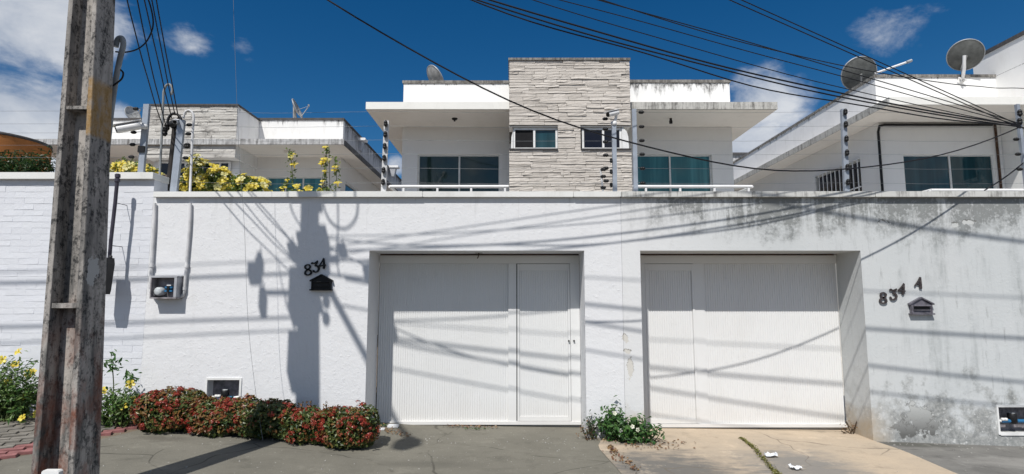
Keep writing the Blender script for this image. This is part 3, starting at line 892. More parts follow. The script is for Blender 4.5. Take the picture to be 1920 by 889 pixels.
# ------------------------------------------------------------------ service pipe with black box standing off the brick wall
Yp = 6.50
sp = thing('service_pipe', 'dark slanting service pipe with a black box, standing off the brick wall behind the pole', 'pipe', P(205, 550, Yp))
MB().tube([P(221, 326, Yp), P(216, 380, Yp), P(208, 450, Yp), P(204, 500, Yp)], .020, 10).build('pipe', M['pvc_dark'], sp)
for y in (330, 338): MB().tube([P(221 - (y - 326) * .09, y - 3, Yp), P(221 - (y - 326) * .09, y + 3, Yp)], .029, 10).build('coupling', M['pvc_dark'], sp)
a, b_ = P(188, 484, Yp), P(206, 552, Yp)
MB().prism([(a.x, b_.z), (b_.x - .02, b_.z), (b_.x - .01, b_.z + .05), (b_.x + .01, a.z - .07), (b_.x, a.z), (a.x, a.z)], Yp - .08, Yp + .03).build('cable_box', M['black'], sp)
MB().lathe([(0, .03), (.016, .028), (.018, 0), (.018, -.01)], (b_.x - .01, Yp - .02, a.z), 'Z', 10).build('cable_gland', M['black'], sp)
MB().tube([P(216, 380, Yp), (P(216, 380, Yp).x, WY, P(216, 380, Yp).z)], .004, 5).build('bracket', M['pvc_dark'], sp)
MB().tube([P(207, 460, Yp), (P(207, 460, Yp).x, WY, P(207, 460, Yp).z)], .004, 5).build('bracket', M['pvc_dark'], sp)


# ------------------------------------------------------------------ houses
def stone_face(x0, x1, z0, z1, y, parent, mat, count, holes=(), hmin=.052, hmax=.088, lmin=.16, lmax=.62, name='stone', over=None):
    meshes = STM[mat.name]
    z = z1
    while z > z0 + .012:
        h = R.uniform(hmin, hmax)
        if z - h < z0 + .03: h = z - z0
        x = x0
        while x < x1 - .01:
            L = R.uniform(lmin, lmax)
            if x + L > x1 - .08: L = x1 - x
            cx, cz = x + L / 2, z - h / 2
            if not any(a < cx < b_ and c < cz < d for a, b_, c, d in holes):
                # some stones are two thin ones
                subs = [(cz, h)] if R.random() > .2 else [(cz + h / 4, h / 2), (cz - h / 4, h / 2)]
                for (cc, hh) in subs:
                    count[0] += 1
                    dp = R.choice((.012, .018, .024, .032)) + R.uniform(-.003, .003)
                    if count[0] <= 300:
                        o = D.objects.new(name, R.choice(meshes)); COL.objects.link(o)
                        o.location = (cx, y, cc); o.scale = (L - R.uniform(.004, .010), dp * 2, hh - R.uniform(.004, .011))
                        o.rotation_euler = (R.uniform(-.03, .02), R.uniform(-.002, .002), R.uniform(-.008, .008)); setparent(o, parent)
                    else:
                        over.box(x + .003, x + L - .003, y - dp, y + .005, cc - hh / 2 + .003, cc + hh / 2 - .003)
            x += L
        z -= h


STM = {}
for mm in ('stone', 'stone_old'):
    L_ = []
    for k in range(8):
        mb = MB()
        # split face: 3x2 patch of slightly different depths
        nx, nz = 3, 2; vs = []
        for j in range(nz + 1):
            for i in range(nx + 1):
                e = (i in (0, nx)) or (j in (0, nz))
                vs.append((-.5 + i / nx + (R.uniform(-.06, .06) if 0 < i < nx else R.uniform(-.01, .01)), -.5 + R.uniform(-.05, .16) + (.06 if e else 0), -.5 + j / nz + (R.uniform(-.10, .10) if 0 < j < nz else R.uniform(-.02, .02))))
        n = len(vs); fs = []
        for j in range(nz):
            for i in range(nx):
                k0 = j * (nx + 1) + i; fs.append((k0, k0 + 1, k0 + nx + 2, k0 + nx + 1))
        vs2 = [(-.5, .5, -.5), (.5, .5, -.5), (.5, .5, .5), (-.5, .5, .5)]
        vs += vs2
        fs += [tuple([0] + [n] + [n + 1] + [3, 2, 1]), tuple([8, 9, 10, 11, n + 2, n + 3]), (3, n + 1, n + 2, 11, 7), (0, 4, 8, n + 3, n)]
        mb.add(vs, fs)
        L_.append(mb.mesh('stone', M[mm]))
    STM[M[mm].name] = L_


def glazing(x0, x1, z0, z1, y, parent, panes, mats, name='sliding_window', fr=.04, split=None, dep=.05, fmat=None, label=None):
    """frame as a part, panes as its sub-parts"""
    fmat = fmat or M['frame']
    mb = MB()
    mb.box(x0, x0 + fr, y, y + dep, z0, z1); mb.box(x1 - fr, x1, y, y + dep, z0, z1)
    mb.box(x0 + fr, x1 - fr, y + .001, y + dep, z1 - fr, z1); mb.box(x0 + fr, x1 - fr, y + .001, y + dep, z0, z0 + fr)
    ed = split or [x0 + fr + (x1 - x0 - 2 * fr) * k / panes for k in range(panes + 1)]
    if split: ed = [x0 + fr] + list(split) + [x1 - fr]
    for e in ed[1:-1]: mb.box(e - fr * .5, e + fr * .5, y - .004, y + dep, z0 + fr, z1 - fr)
    w_ = mb.build(name, fmat, parent, label=label)
    for k in range(len(ed) - 1):
        MB().box(ed[k] + .002, ed[k + 1] - .002, y + .02 + .008 * (k % 2), y + .028 + .008 * (k % 2), z0 + fr * .6, z1 - fr * .6).build('pane', mats[k % len(mats)], w_)
    return w_


def railing(x0, x1, z, y, parent, posts, left_return=0, right_return=0):
    r_ = MB().tube([(x0, y, z), (x1, y, z)], .035, 10).build('balcony_rail', M['white_metal'], parent)
    MB().tube([(x0 + .02, y, z - .145), (x1 - .02, y, z - .145)], .018, 8).build('lower_rail', M['white_metal'], r_)
    for k in range(posts):
        x = x0 + .3 + (x1 - x0 - .38) * k / (posts - 1)
        MB().box(x - .022, x + .022, y - .02, y + .02, z - .95, z - .02).build('post', M['white_metal'], r_)
    for s, xx in ((left_return, x0), (right_return, x1)):
        if s:
            MB().tube([(xx, y + .001, z), (xx, y + 1.25, z)], .034, 8).build('return_rail', M['white_metal'], r_)
            MB().tube([(xx, y + .001, z - .145), (xx, y + 1.25, z - .145)], .018, 8).build('lower_rail', M['white_metal'], r_)
    return r_


def parapet_ring(parent, x0, x1, y0, y1, z0, z1, mf, ms, mc, xs_cut=None, ml=None):
    MB().box(x0, x1, y0, y0 + .15, z0, z1).build('parapet', mf, parent)
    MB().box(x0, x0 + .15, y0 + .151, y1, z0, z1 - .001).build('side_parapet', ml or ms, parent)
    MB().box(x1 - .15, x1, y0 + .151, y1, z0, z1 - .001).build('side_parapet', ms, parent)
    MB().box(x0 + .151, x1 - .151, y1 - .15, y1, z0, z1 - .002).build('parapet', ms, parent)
    MB().bbox(x0 - .03, x1 + .03, y0 - .03, y0 + .18, z1 + .001, z1 + .065, .006).build('parapet_coping', mc, parent)
    MB().box(x0 - .03, x0 + .18, y0 + .181, y1 + .03, z1 + .001, z1 + .062).build('parapet_coping', mc, parent)
    MB().box(x1 - .18, x1 + .03, y0 + .181, y1 + .03, z1 + .001, z1 + .062).build('parapet_coping', mc, parent)


# ---- middle house ------------------------------------------------------
ZS = 5.85
mh = thing('house', 'white twin house with stone clad tower in the middle, behind both garage gates', 'house', (1.3, 12, 0))
YW, YF, YT = 13.4, 12.1, 11.9
wx0, wx1, fx0, fx1 = -2.69, 5.40, -3.262, 5.925
tx0, tx1 = -.062, 2.602
wz = P(860, 289, YW).z
slideL = (P(783, 300, YW).x, P(938, 300, YW).x, 2.98, wz); slideR = (P(1192, 300, YW).x, P(1335, 300, YW).x, 2.98, wz)
wall_holes(MB(), wx0, wx1, 0, ZS - .002, YW, YW + .2, [slideL, slideR]).build('front_wall', M['paint'], mh)
MB().box(wx0, wx0 + .2, YW + .201, 22.5, 0, ZS - .003).build('side_wall', M['paint'], mh)
MB().box(wx1 - .2, wx1, YW + .201, 22.5, 0, ZS - .003).build('side_wall', M['paint'], mh)
MB().box(wx0 + .21, wx1 - .21, YW + 1.2, YW + 1.3, 2.9, ZS - .01).build('room_partition', M['room_shade'], mh)
MB().box(wx0 + .21, wx1 - .21, YF, 22.4, 2.75, 2.9).build('balcony_slab', M['paint'], mh)
# roof slab split so that the right fascia is weathered, the left clean
for a, b_, mt in ((fx0, .9, 'fascia'), (.902, fx1, 'fascia_dirty')):
    MB().box(a, b_, YF, YF + .05, ZS + .001, ZS + .165).build('fascia', M[mt], mh)
MB().box(fx0, fx1, YF + .051, 22.9, ZS, ZS + .155).build('roof_slab', M['soffit'], mh)
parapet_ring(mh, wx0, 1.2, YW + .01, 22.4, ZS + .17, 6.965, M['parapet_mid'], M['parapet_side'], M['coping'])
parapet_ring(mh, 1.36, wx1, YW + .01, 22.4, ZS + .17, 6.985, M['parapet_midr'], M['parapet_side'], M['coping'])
glazing(*slideL[:2], slideL[2], slideL[3], YW + .06, mh, 2, [M['glass_dark']], 'sliding_window', split=[P(861, 300, YW).x], label='dark sliding window reflecting clouds, left of the tower')
glazing(*slideR[:2], slideR[2], slideR[3], YW + .06, mh, 2, [M['glass_teal']], 'sliding_window', split=[P(1257, 300, YW).x], label='teal sliding window right of the tower')
# tower
ZT, ZO, ZB = P(1000, 113, YT).z, P(1000, 234, YT).z, P(1000, 281, YT).z
tw = MB().box(tx0, tx1, YT + .03, YW + .6, ZO, ZT).box(tx0, tx1, YT + .03, YW - .001, 0, ZB).box(tx0 + .05, tx1 - .05, YT + .45, YW - .002, ZB + .001, ZO - .001)
tw.build('tower', M['mortar'], mh)
px0, px1 = P(1046, 255, YT).x, P(1089, 255, YT).x
MB().box(px0, px1, YT + .032, YT + .449, ZB + .001, ZO - .001).build('tower_pier', M['mortar'], mh)
MB().box(tx0 + .001, px0 - .001, YT + .06, YT + .448, ZO - .03, ZO - .001).build('window_head', M['soffit'], mh)
MB().box(px1 + .001, tx1 - .001, YT + .06, YT + .448, ZO - .03, ZO - .001).build('window_head', M['soffit'], mh)
over = MB(); cnt = [0]
stone_face(tx0, tx1, ZO, ZT, YT + .03, mh, M['stone'], cnt, over=over, hmin=.048, hmax=.082, lmin=.2, lmax=.66)
stone_face(px0, px1, ZB, ZO, YT + .03, mh, M['stone'], cnt, over=over, lmin=.15, lmax=.4)
stone_face(tx0, tx1, 2.98, ZB, YT + .03, mh, M['stone'], cnt, over=over, hmin=.050, hmax=.082, lmin=.2, lmax=.66)
if over.v: over.build('stone_courses', M['stone'], mh, kind='stuff')
MB().bbox(tx0 - .02, tx1 + .02, YT - .02, YW + .62, ZT + .001, ZT + .05).build('tower_coping', M['coping'], mh)
for (a, b_, gx0, gx1, sp_, mats, curve_left) in ((tx0, px0, P(962, 250, YT + .3).x, P(1044, 250, YT + .3).x, P(1001, 250, YT + .3).x, ['room_shade', 'glass_teal2'], True),  # first pane near-black: the dark of an open window, as colour
                                               (px1, tx1, P(1089, 250, YT + .3).x, P(1162, 250, YT + .3).x, P(1128, 250, YT + .3).x, ['glass_black', 'glass_black'], False)):
    glazing(gx0, gx1, ZB + .03, ZO - .04, YT + .10, mh, 2, [M[k] for k in mats], 'awning_window', fr=.045, split=[sp_], fmat=M['jamb'])
    MB().bbox(a + .0, b_ - .0, YT - .02, YT + .44, ZB + .002, ZB + .028).build('window_sill', M['coping_dark'], mh)
    # white jamb with rounded top
    ex = (a, gx0) if curve_left else (gx1, b_)
    s = 1 if curve_left else -1
    o_ = ex[0] if curve_left else ex[1]
    w_ = (ex[1] - ex[0]) - .004; zt_ = ZO - .032; zb_ = ZB + .03
    pr = [(o_ + s * w_, zb_), (o_ + s * .04, zb_), (o_ + s * .05, zt_ - .22), (o_ + s * .08, zt_ - .10), (o_ + s * min(w_, .15), zt_ - .02), (o_ + s * w_, zt_)]
    MB().prism(pr if s < 0 else pr[::-1], YT + .07, YT + .44).build('window_jamb', M['jamb'], mh)
railing(P(731, 350, 12.0).x, tx0 - .01, P(800, 350, 12.0).z, 12.0, mh, 4, left_return=1)
railing(tx1 + .01, P(1410, 350, 12.0).x, P(1300, 350, 12.0).z, 12.0, mh, 4, right_return=1)
q = P(852, 225, 12.7)
MB().lathe([(.07, 0), (.06, -.03), (.02, -.04), (.02, -.07), (0, -.07)], (q.x, 12.75, ZS), 'Z', 14).build('ceiling_lamp', M['black'], mh)
q = P(1259, 230, 12.7)
MB().lathe([(.03, 0), (.03, -.05), (.04, -.06), (.04, -.12), (0, -.12)], (q.x, 12.75, ZS), 'Z', 12).build('ceiling_lamp', M['black'], mh)

# ---- left house --------------------------------------------------------
lh = thing('house', 'weathered white house with stone clad tower on the left, behind the yellow flowering vines', 'house', (-7, 15, 0))
YW, YF, YT = 16.2, 14.8, 14.86
lx0, lx1, tx0, tx1 = -12.95, -5.05, -10.0, -7.52
wall_holes(MB(), lx0, lx1, 0, 5.80, YW, YW + .2, [(P(500, 300, YW).x, P(604, 300, YW).x, 2.95, P(560, 331, YW).z)]).build('front_wall', M['paint'], lh)
glazing(P(500, 300, YW).x, P(604, 300, YW).x, 2.95, P(560, 331, YW).z, YW + .08, lh, 3, [M['glass_teal']], 'sliding_window')
# side wall with a window, facing right
sw = (P(0, 0, 1).x,)
ya, yb = 5.05 * 1050 / (960 - 645) * .992, 5.05 * 1050 / (960 - 683)
mb = MB(); z_top = 5.19
for (a, b_, c, d) in ((YW + .201, ya, 0, 5.79), (yb, 25, 0, 5.79), (ya, yb, z_top, 5.79), (ya, yb, 0, 4.0)):
    mb.box(lx1 - .2, lx1, a, b_, c, d)
mb.build('side_wall', M['paint'], lh)
swf = MB()
for (a, b_, c, d) in ((ya, ya + .05, 4.0, z_top), (yb - .05, yb, 4.0, z_top), (ya, yb, z_top - .05, z_top), ((ya + yb) / 2 - .02, (ya + yb) / 2 + .02, 4.0, z_top - .05)):
    swf.box(lx1 - .10, lx1 - .03, a + .001, b_ - .001, c, d)
swf = swf.build('side_window', M['frame'], lh)
MB().box(lx1 - .08, lx1 - .07, ya + .05, yb - .05, 4.0, z_top - .05).build('pane', M['glass_teal2'], swf)
MB().box(lx0, lx0 + .2, YW + .201, 25, 0, 5.79).build('side_wall', M['paint'], lh)
MB().box(lx0 + .21, lx1 - .21, YW + 1.2, YW + 1.3, 2.9, 5.78).build('room_partition', M['room_shade'], lh)
MB().box(-13.4, -4.7, YF, 25, 2.75, 2.9).build('balcony_slab', M['paint'], lh)
MB().box(-13.6, -4.56, YF, YF + .05, 5.801, 5.955).build('fascia', M['fascia_mould'], lh)
MB().box(-13.6, -4.585, YF + .051, 25.4, 5.80, 5.945).build('roof_slab', M['soffit'], lh)
MB().box(-4.583, -4.56, YF + .051, 25.4, 5.801, 5.95).build('side_fascia', M['fascia_dark'], lh)
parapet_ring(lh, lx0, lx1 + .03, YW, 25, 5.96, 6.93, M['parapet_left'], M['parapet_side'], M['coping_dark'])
ZT, ZO, ZB = 6.90, 5.45, 4.95
MB().box(tx0, tx1, YT + .03, YW - .002, ZO, ZT).box(tx0, tx1, YT + .03, YW - .001, 0, ZB).box(tx0 + .05, tx1 - .05, YT + .4, YW - .003, ZB + .001, ZO - .001).build('tower', M['parapet_left'], lh)
cnt = [0]; over = MB()
stone_face(tx0, tx1, ZO, ZT, YT + .03, lh, M['stone_old'], cnt, over=over, hmin=.06, hmax=.10, lmin=.25, lmax=.8)
stone_face(-8.62, -8.45, ZB, ZO, YT + .03, lh, M['stone_old'], cnt, over=over, lmin=.2, lmax=.4)
if over.v: over.build('stone_courses', M['stone_old'], lh, kind='stuff')
MB().bbox(tx0 - .03, tx1 + .03, YT - .02, YW - .001, ZT + .001, ZT + .05).build('tower_coping', M['coping_dark'], lh)
glazing(P(378, 300, YT + .3).x, P(432, 300, YT + .3).x, 4.5, ZO - .03, YT + .3, lh, 3, [M['glass_black'], M['glass_black']], 'awning_window', fr=.05, fmat=M['jamb'])
glazing(P(296, 300, YT + .3).x, P(350, 300, YT + .3).x, 4.5, ZO - .03, YT + .3, lh, 2, [M['glass_black'], M['glass_black']], 'awning_window', fr=.05, fmat=M['jamb'])
q = P(541, 280, 15.4)
MB().lathe([(.16, 0), (.15, -.05), (.05, -.08), (0, -.08)], (q.x, 15.5, 5.80), 'Z', 14).build('ceiling_lamp', M['soffit'], lh)

# ---- right house -------------------------------------------------------
rh = thing('house', 'white house with two satellite dishes on the right, behind the stained wall', 'house', (11, 13, 0))
YW, YF = 13.08, 11.8
rx0, rx1 = 8.80, 11.72
win = (P(1694, 300, YW).x, P(1866, 300, YW).x, 2.98, P(1780, 289, YW).z)
wall_holes(MB(), rx0, rx1 - .001, 0, 5.848, YW, YW + .2, [win]).build('front_wall', M['paint'], rh)
glazing(win[0], win[1], win[2], win[3], YW + .05, rh, 2, [M['glass_teal2']], 'sliding_window', split=[P(1783, 300, YW).x], label='wide dark teal sliding window under the balcony roof')
ya, yb = 8.8 * 1050 / (1625 - 960) * .997, 8.8 * 1050 / (1536 - 960) * .997
zt_ = 5.17
mb = MB()
for (a, b_, c, d) in ((YW + .201, ya, 0, 5.847), (yb, 22.4, 0, 5.847), (ya, yb, zt_, 5.847), (ya, yb, 0, 4.1)):
    mb.box(rx0, rx0 + .2, a, b_, c, d)
mb.build('side_wall', M['paint'], rh)
gw = MB()
for (a, b_, c, d) in ((ya, ya + .05, 4.1, zt_), (yb - .05, yb, 4.1, zt_), (ya, yb, zt_ - .05, zt_)): gw.box(rx0 + .02, rx0 + .08, a + .001, b_ - .001, c, d)
gw = gw.build('barred_window', M['frame'], rh)
MB().box(rx0 + .07, rx0 + .08, ya + .05, yb - .05, 4.1, zt_ - .05).build('pane', M['glass_black'], gw)
n = 11
for k in range(n):
    y = ya + .08 + (yb - ya - .16) * k / (n - 1)
    MB().tube([(rx0 - .03, y, 4.1), (rx0 - .03, y, zt_ + .02)], .016, 6).build('bar', M['white_metal'], gw)
for z in (zt_ + .0, 4.45): MB().box(rx0 - .045, rx0 - .015, ya, yb, z - .015, z + .015).build('bar', M['white_metal'], gw)
MB().box(8.4, 16.3, YF, 22.3, 2.75, 2.9).build('balcony_slab', M['paint'], rh)
MB().box(8.22, 16.5, YF, YF + .05, 5.851, 6.02).build('fascia', M['fascia'], rh)
MB().box(8.235, 16.5, YF + .051, 22.9, 5.85, 6.01).build('roof_slab', M['soffit'], rh)
MB().box(8.215, 8.234, YF + .051, 22.9, 5.851, 6.015).build('side_fascia', M['fascia_dirty'], rh)
parapet_ring(rh, rx0, 16.4, YW, 22.4, 6.021, 6.985, M['parapet_right'], M['side_right'], M['coping'], ml=M['side_right'])
MB().box(rx1, 14.4, 11.55, YW + .6, 0, 7.65).build('tower', M['parapet_right'], rh)
MB().box(rx1 - .03, 14.43, 11.52, YW + .63, 7.651, 7.74).build('tower_coping', M['coping_dark'], rh)
gw = MB().box(rx1 - .03, rx1 - .001, 12.05, 12.5, 4.65, 5.30).build('tower_window', M['frame'], rh)
MB().box(rx1 - .035, rx1 - .031, 12.09, 12.46, 4.69, 5.26).build('pane', M['glass_black'], gw)
pc = [(8.76, YW - .04, 2.9), (8.76, YW - .04, 5.62), (8.80, YW - .04, 5.76), (8.92, YW - .04, 5.79), (11.5, YW - .04, 5.79)]
MB().tube(pc, .03, 8).build('drain_pipe', M['black'], rh)
MB().tube([(11.58, YW - .03, 5.80), (11.58, YW - .03, 2.9)], .026, 8).build('drain_pipe', M['rust'], rh)
rl = railing(P(1745, 357, 11.9).x, 14.2, P(1800, 357, 11.9).z, 11.9, rh, 6, left_return=1)

# far buildings seen in the gaps
fb = thing('outbuilding', 'small weathered rooftop block far behind, between the middle and right houses', 'building', (8, 24, 0))
a, b_ = P(1372, 287, 24), P(1400, 287, 24)
MB().box(a.x - .3, b_.x + .1, 24, 25.5, 0, a.z - .09).build('wall', M['fascia_mould'], fb)
MB().box(a.x - .38, b_.x + .18, 23.9, 25.6, a.z - .088, a.z).build('roof_slab', M['coping_dark'], fb)

ot = thing('round_tower', 'round orange rendered tower with a dark rim at the far left, above the hedge', 'tower', (-12.5, 14.3, 0))
cxx = P(-20, 268, 14.3).x; rr = P(71, 268, 14.3).x - cxx; zt_ = P(71, 262, 14.3).z
MB().lathe([(rr, 0), (rr, zt_ - .05)], (cxx, 14.3, 0), 'Z', 48).build('wall', M['orange'], ot)
MB().lathe([(0, zt_ - .02), (rr + .012, zt_ - .02), (rr + .012, zt_ - .09), (rr - .01, zt_ - .09)], (cxx, 14.3, 0), 'Z', 48).build('rim', M['coping_dark'], ot)


# ------------------------------------------------------------------ satellite dishes
def dish(c, r, normal, label, mat, foot, mast_h=None, arm=True, armlen=1.0, group='satellite dishes on the roofs'):
    """normal = direction the bowl opens to"""
    c = Vector(c); n = Vector(normal).normalized(); t_ = thing('satellite_dish', label, 'satellite dish', foot, group)
    q = n.to_track_quat('Z', 'Y').to_matrix().to_4x4(); T = Matrix.Translation(c) @ q
    prof = [(r * k / 8 if k else .002, .26 * r * (k / 8) ** 2 - .26 * r) for k in range(9)]
    mb = MB().lathe(prof + [(r * 1.02, 0.0), (r * 1.02, -.02)] + [(r * k / 8 if k else .002, .26 * r * (k / 8) ** 2 - .26 * r - .018) for k in range(8, -1, -1)], (0, 0, 0), 'Z', 36)
    mb.xf(T).build('bowl', mat, t_)
    MB().lathe([(r * .99, .004), (r * 1.035, .004), (r * 1.035, -.024), (r * .99, -.024)], (0, 0, 0), 'Z', 36).xf(T).build('rim', M['grey_metal'], t_)
    back = c - n * (.30 * r)
    MB().tube([back, Vector(foot) + Vector((0, 0, (back.z - foot[2]) * .6)), Vector(foot)], .03, 8).build('mount_post', M['dish_light'], t_)
    if arm:
        e = T @ Vector((0, -r * .25, r * armlen))
        MB().tube([T @ Vector((0, -r * .98, -.02)), e], .014, 6).build('feed_arm', M['grey_metal'], t_)
        lnb = T @ Vector((0, -r * .10, r * armlen * 1.02))
        MB().tube([e, lnb], [.028, .035], 10).build('feed_horn', M['dish_light'], t_)
        for s in (-1, 1): MB().tube([T @ Vector((s * r * .8, -r * .5, -.02)), e], .007, 5).build('stay', M['grey_metal'], t_)
    return t_


# right roof, on the wall bracket, seen from behind
c = P(1810, 103, 12.9)
dd = dish(c, .36, (.45, .75, .52), 'grey satellite dish on a white bracket fixed to the right house parapet', M['dish'], (P(1806, 153, 13.0).x, 13.0, P(1806, 153, 13.0).z), armlen=1.2)
q0 = P(1808, 105, 12.95); q1 = P(1803, 152, 13.03)
MB().tube([P(1808, 104, 12.78), P(1808, 128, 12.85), P(1804, 154, 13.05)], .036, 8).build('white_bracket', M['white_metal'], dd)
MB().tube([P(1797, 146, 13.0), P(1812, 150, 13.0)], .02, 6).build('white_bracket', M['white_metal'], dd)
# right roof, big one on the side
c = P(1610, 138, 14.6)
dd = dish(c, .44, (.10, .80, .42), 'large dark mesh satellite dish tilted up behind the right house corner', M['dish'], (9.6, 14.9, 6.2), armlen=1.15, arm=False)
MB().tube([P(1640, 138, 14.4), P(1708, 114, 14.2)], .030, 8).build('feed_arm', M['white_metal'], dd)
MB().tube([P(1700, 117, 14.2), P(1709, 113.5, 14.2)], .04, 8).build('feed_horn', M['grey_metal'], dd)
# middle roof, edge-on
c = P(817, 146, 15.0)
dish(c, .36, (.70, .40, .55), 'small satellite dish seen from the side on the middle house roof', M['dish_light'], (c.x + .05, 15.2, 6.6), arm=False)
# left roof, almost edge-on
c = P(558, 203, 18.5)
dd = dish(c, .34, (.90, .05, .42), 'thin edge-on satellite dish with its feed arm on the left house roof', M['dish_light'], (c.x - .02, 18.6, 6.6), armlen=1.1)
MB().tube([P(551, 222, 18.4), P(551, 200, 18.4)], .03, 8).build('mount_post', M['dish_light'], dd)
c = P(249, 213, 19.0)
dish(c, .27, (.9, -.35, .35), 'small satellite dish beside the camera mast above the left house', M['dish_light'], (c.x, 19.2, 6.2), armlen=1.3)

# floodlights on the left house's side parapet
def flood(px, py, Y, s, label):
    c = P(px, py, Y); t_ = thing('floodlight', label, 'floodlight', c, 'white lamps on the left house side')
    MB().bbox(c.x - .20 * s, c.x + .22 * s, Y - .16, Y + .16, c.z + .05 * s, c.z + .13 * s, .02).build('hood', M['white_metal'], t_)
    MB().prism([(c.x - .12 * s, c.z + .05 * s), (c.x + .12 * s, c.z + .05 * s), (c.x + .06 * s, c.z - .28 * s), (c.x - .05 * s, c.z - .28 * s)][::-1], Y - .12, Y + .12).build('lamp_body', M['box_grey'], t_)
    MB().tube([(c.x, Y, c.z), (-5.04, Y, c.z)], .02, 6).build('bracket', M['grey_metal'], t_)


flood(675, 268, 18.0, 1.0, 'larger white lamp fixed high on the side of the left house')
flood(737, 318, 22.4, 1.1, 'smaller white lamp near the far end of the left house')
c = P(671, 338, 18.3)
sc_ = thing('wall_sconce', 'small dark wall lamp above the side window of the left house', 'lamp', c)
MB().tube([(c.x, 18.3, c.z - .06), (c.x, 18.3, c.z + .1)], [.045, .02], 8).build('shade', M['black'], sc_)
MB().tube([(c.x, 18.3, c.z), (-5.05, 18.3, c.z)], .015, 6).build('bracket', M['black'], sc_)

# ------------------------------------------------------------------ electric fences on the walls
FY = 6.86
FZ = [3.984, 3.797, 3.618, 3.442, 3.262, 3.075]


def insulator(p, axis, parent, s=1.0, shift=0):
    prof = [(0, -.035), (.010, -.034), (.020, -.020), (.022, -.004), (.013, 0), (.022, .004), (.020, .020), (.010, .034), (0, .035)]
    o = MB().lathe([(a * s, b_ * s) for a, b_ in prof], tuple(p), axis, 10).build('insulator', M['black'], parent)
    return o


def mast(fence, bx, tx, z0, z1, side, mat, w_=.032, zs=None, label=None, ins_dx=.06):
    mb = MB()
    mb.add([(bx - w_, FY - .02, z0), (bx + w_, FY - .02, z0), (bx + w_, FY + .02, z0), (bx - w_, FY + .02, z0),
            (tx - w_, FY - .02, z1), (tx + w_, FY - .02, z1), (tx + w_, FY + .02, z1), (tx - w_, FY + .02, z1)],
           [(0, 3, 2, 1), (4, 5, 6, 7), (0, 1, 5, 4), (1, 2, 6, 5), (2, 3, 7, 6), (3, 0, 4, 7)])
    m_ = mb.build('mast', mat, fence, label=label)
    for z in (zs or FZ):
        u = (z - z0) / (z1 - z0); x = bx + (tx - bx) * u
        if side: 
            insulator((x + side * (w_ + ins_dx), FY - .02, z), 'X', m_)
            MB().tube([(x + side * w_ * .8, FY - .021, z + .012), (x + side * (w_ + ins_dx), FY - .02, z)], .003, 4).build('clip', M['wire'], m_)
        else:
            insulator((x, FY - .045, z), 'Z', m_, 1.15)
    return m_


def fwire(fence, pts):
    MB().tube(pts, .0016, 4, False).build('wire', M['wire'], fence)


ZC = 2.93
# neighbour's fence, one mast beside the camera
f0 = thing('electric_fence', 'electric fence with one mast on the brick wall beside the left camera', 'electric fence', (-4.6, FY, 3.17))
bx, tx = P(265, 322, FY).x, P(276, 196, FY).x
mast(f0, bx, tx, 3.165, P(276, 196, FY).z, -1, M['mast'], .036, [P(250, y, FY).z for y in (205, 249, 272, 295)], ins_dx=.09)
MB().bbox(P(262, 280, FY).x, P(274, 280, FY).x, FY - .04, FY + .03, P(262, 287, FY).z, P(262, 275, FY).z).build('junction_box', M['black'], f0)
for y in (208, 232, 249, 272, 295):
    z = P(250, y, FY).z; fwire(f0, [(-9, FY, z), (-7, FY, z - .004), (bx, FY, z)])
# fence over the clean wall: leaning mast, studded mast, camera mast
f1 = thing('electric_fence', 'six-wire electric fence above the clean wall, between the leaning mast and the camera mast', 'electric fence', (-1.6, FY, ZC))
m1 = mast(f1, P(326, 358, FY).x, P(341, 226, FY).x, ZC, P(341, 226, FY).z, 1, M['mast'], .042, [P(350, y, FY).z for y in (235, 252, 272, 276, 297)], 'leaning pale mast at the left end', ins_dx=.07)
xm = (P(719, 360, FY).x, P(725, 227, FY).x)
mast(f1, xm[0], xm[1], ZC, P(725, 227, FY).z, 0, M['mast_white'], .030, [P(720, y, FY).z for y in (234, 254, 276, 298, 321, 343)], 'studded middle mast with black insulators')
xc = (P(1153, 362, FY).x, P(1151, 236, FY).x)
mast(f1, xc[0], xc[1], ZC, P(1151, 232, FY).z, -1, M['mast'], .026, [P(1132, y, FY).z for y in (224, 243, 267, 292, 316, 340)], 'grey mast under the camera', ins_dx=.085)
rod = MB().tube([P(1131, 362, FY - .02), P(1126, 318, FY - .02)], .012, 6).build('short_rod', M['mast_white'], f1)
for y in (318, 331, 352): insulator(P(1131, y, FY - .03), 'X', rod)
for y, x in ((301, 1146), (322, 1146), (347, 1146)): insulator(P(x, y, FY - .03), 'Z', m1, .9)
for i, z in enumerate(FZ):
    zl = P(350, (235, 252, 272, 276, 297, 320)[i], FY).z
    fwire(f1, [(P(345, 250, FY).x, FY, z + .02), (-3, FY, z - .006), (xm[0] + .01, FY - .05, z), (-.2, FY - .02, z - .008), (xc[0] - .08, FY, z)])
# fence over the stained wall
f2 = thing('electric_fence', 'six-wire electric fence above the stained wall, from the tall grey mast rightwards', 'electric fence', (4.2, FY, ZC))
xa = P(1190, 280, FY).x; xb = P(1587, 362, FY).x; xb2 = P(1581, 206, FY).x
mast(f2, xa, xa + .004, ZC, P(1190, 205, FY).z, 1, M['mast'], .026, None, 'tall grey mast right of the tower', ins_dx=.06)
mast(f2, xb, xb2, ZC, P(1581, 205, FY).z, 0, M['mast'], .030, [P(1580, y, FY).z for y in (212, 235, 262, 288, 315, 343)], 'pale mast before the right house')
xr = P(1914, 240, FY).x
mast(f2, xr + .0, xr - .02, ZC, P(1911, 196, FY).z, -1, M['mast'], .018, [P(1900, y, FY).z for y in (262, 290, 318)], 'thin mast at the right edge')
for z in FZ: fwire(f2, [(xa + .08, FY - .02, z), (2.9, FY - .02, z - .008), (xb, FY - .05, z), (5.2, FY, z - .006), (xr, FY, z), (9, FY, z)])
for y in (212, 228): insulator(P(1912, y, FY - .02), 'Z', f2, 1.3)

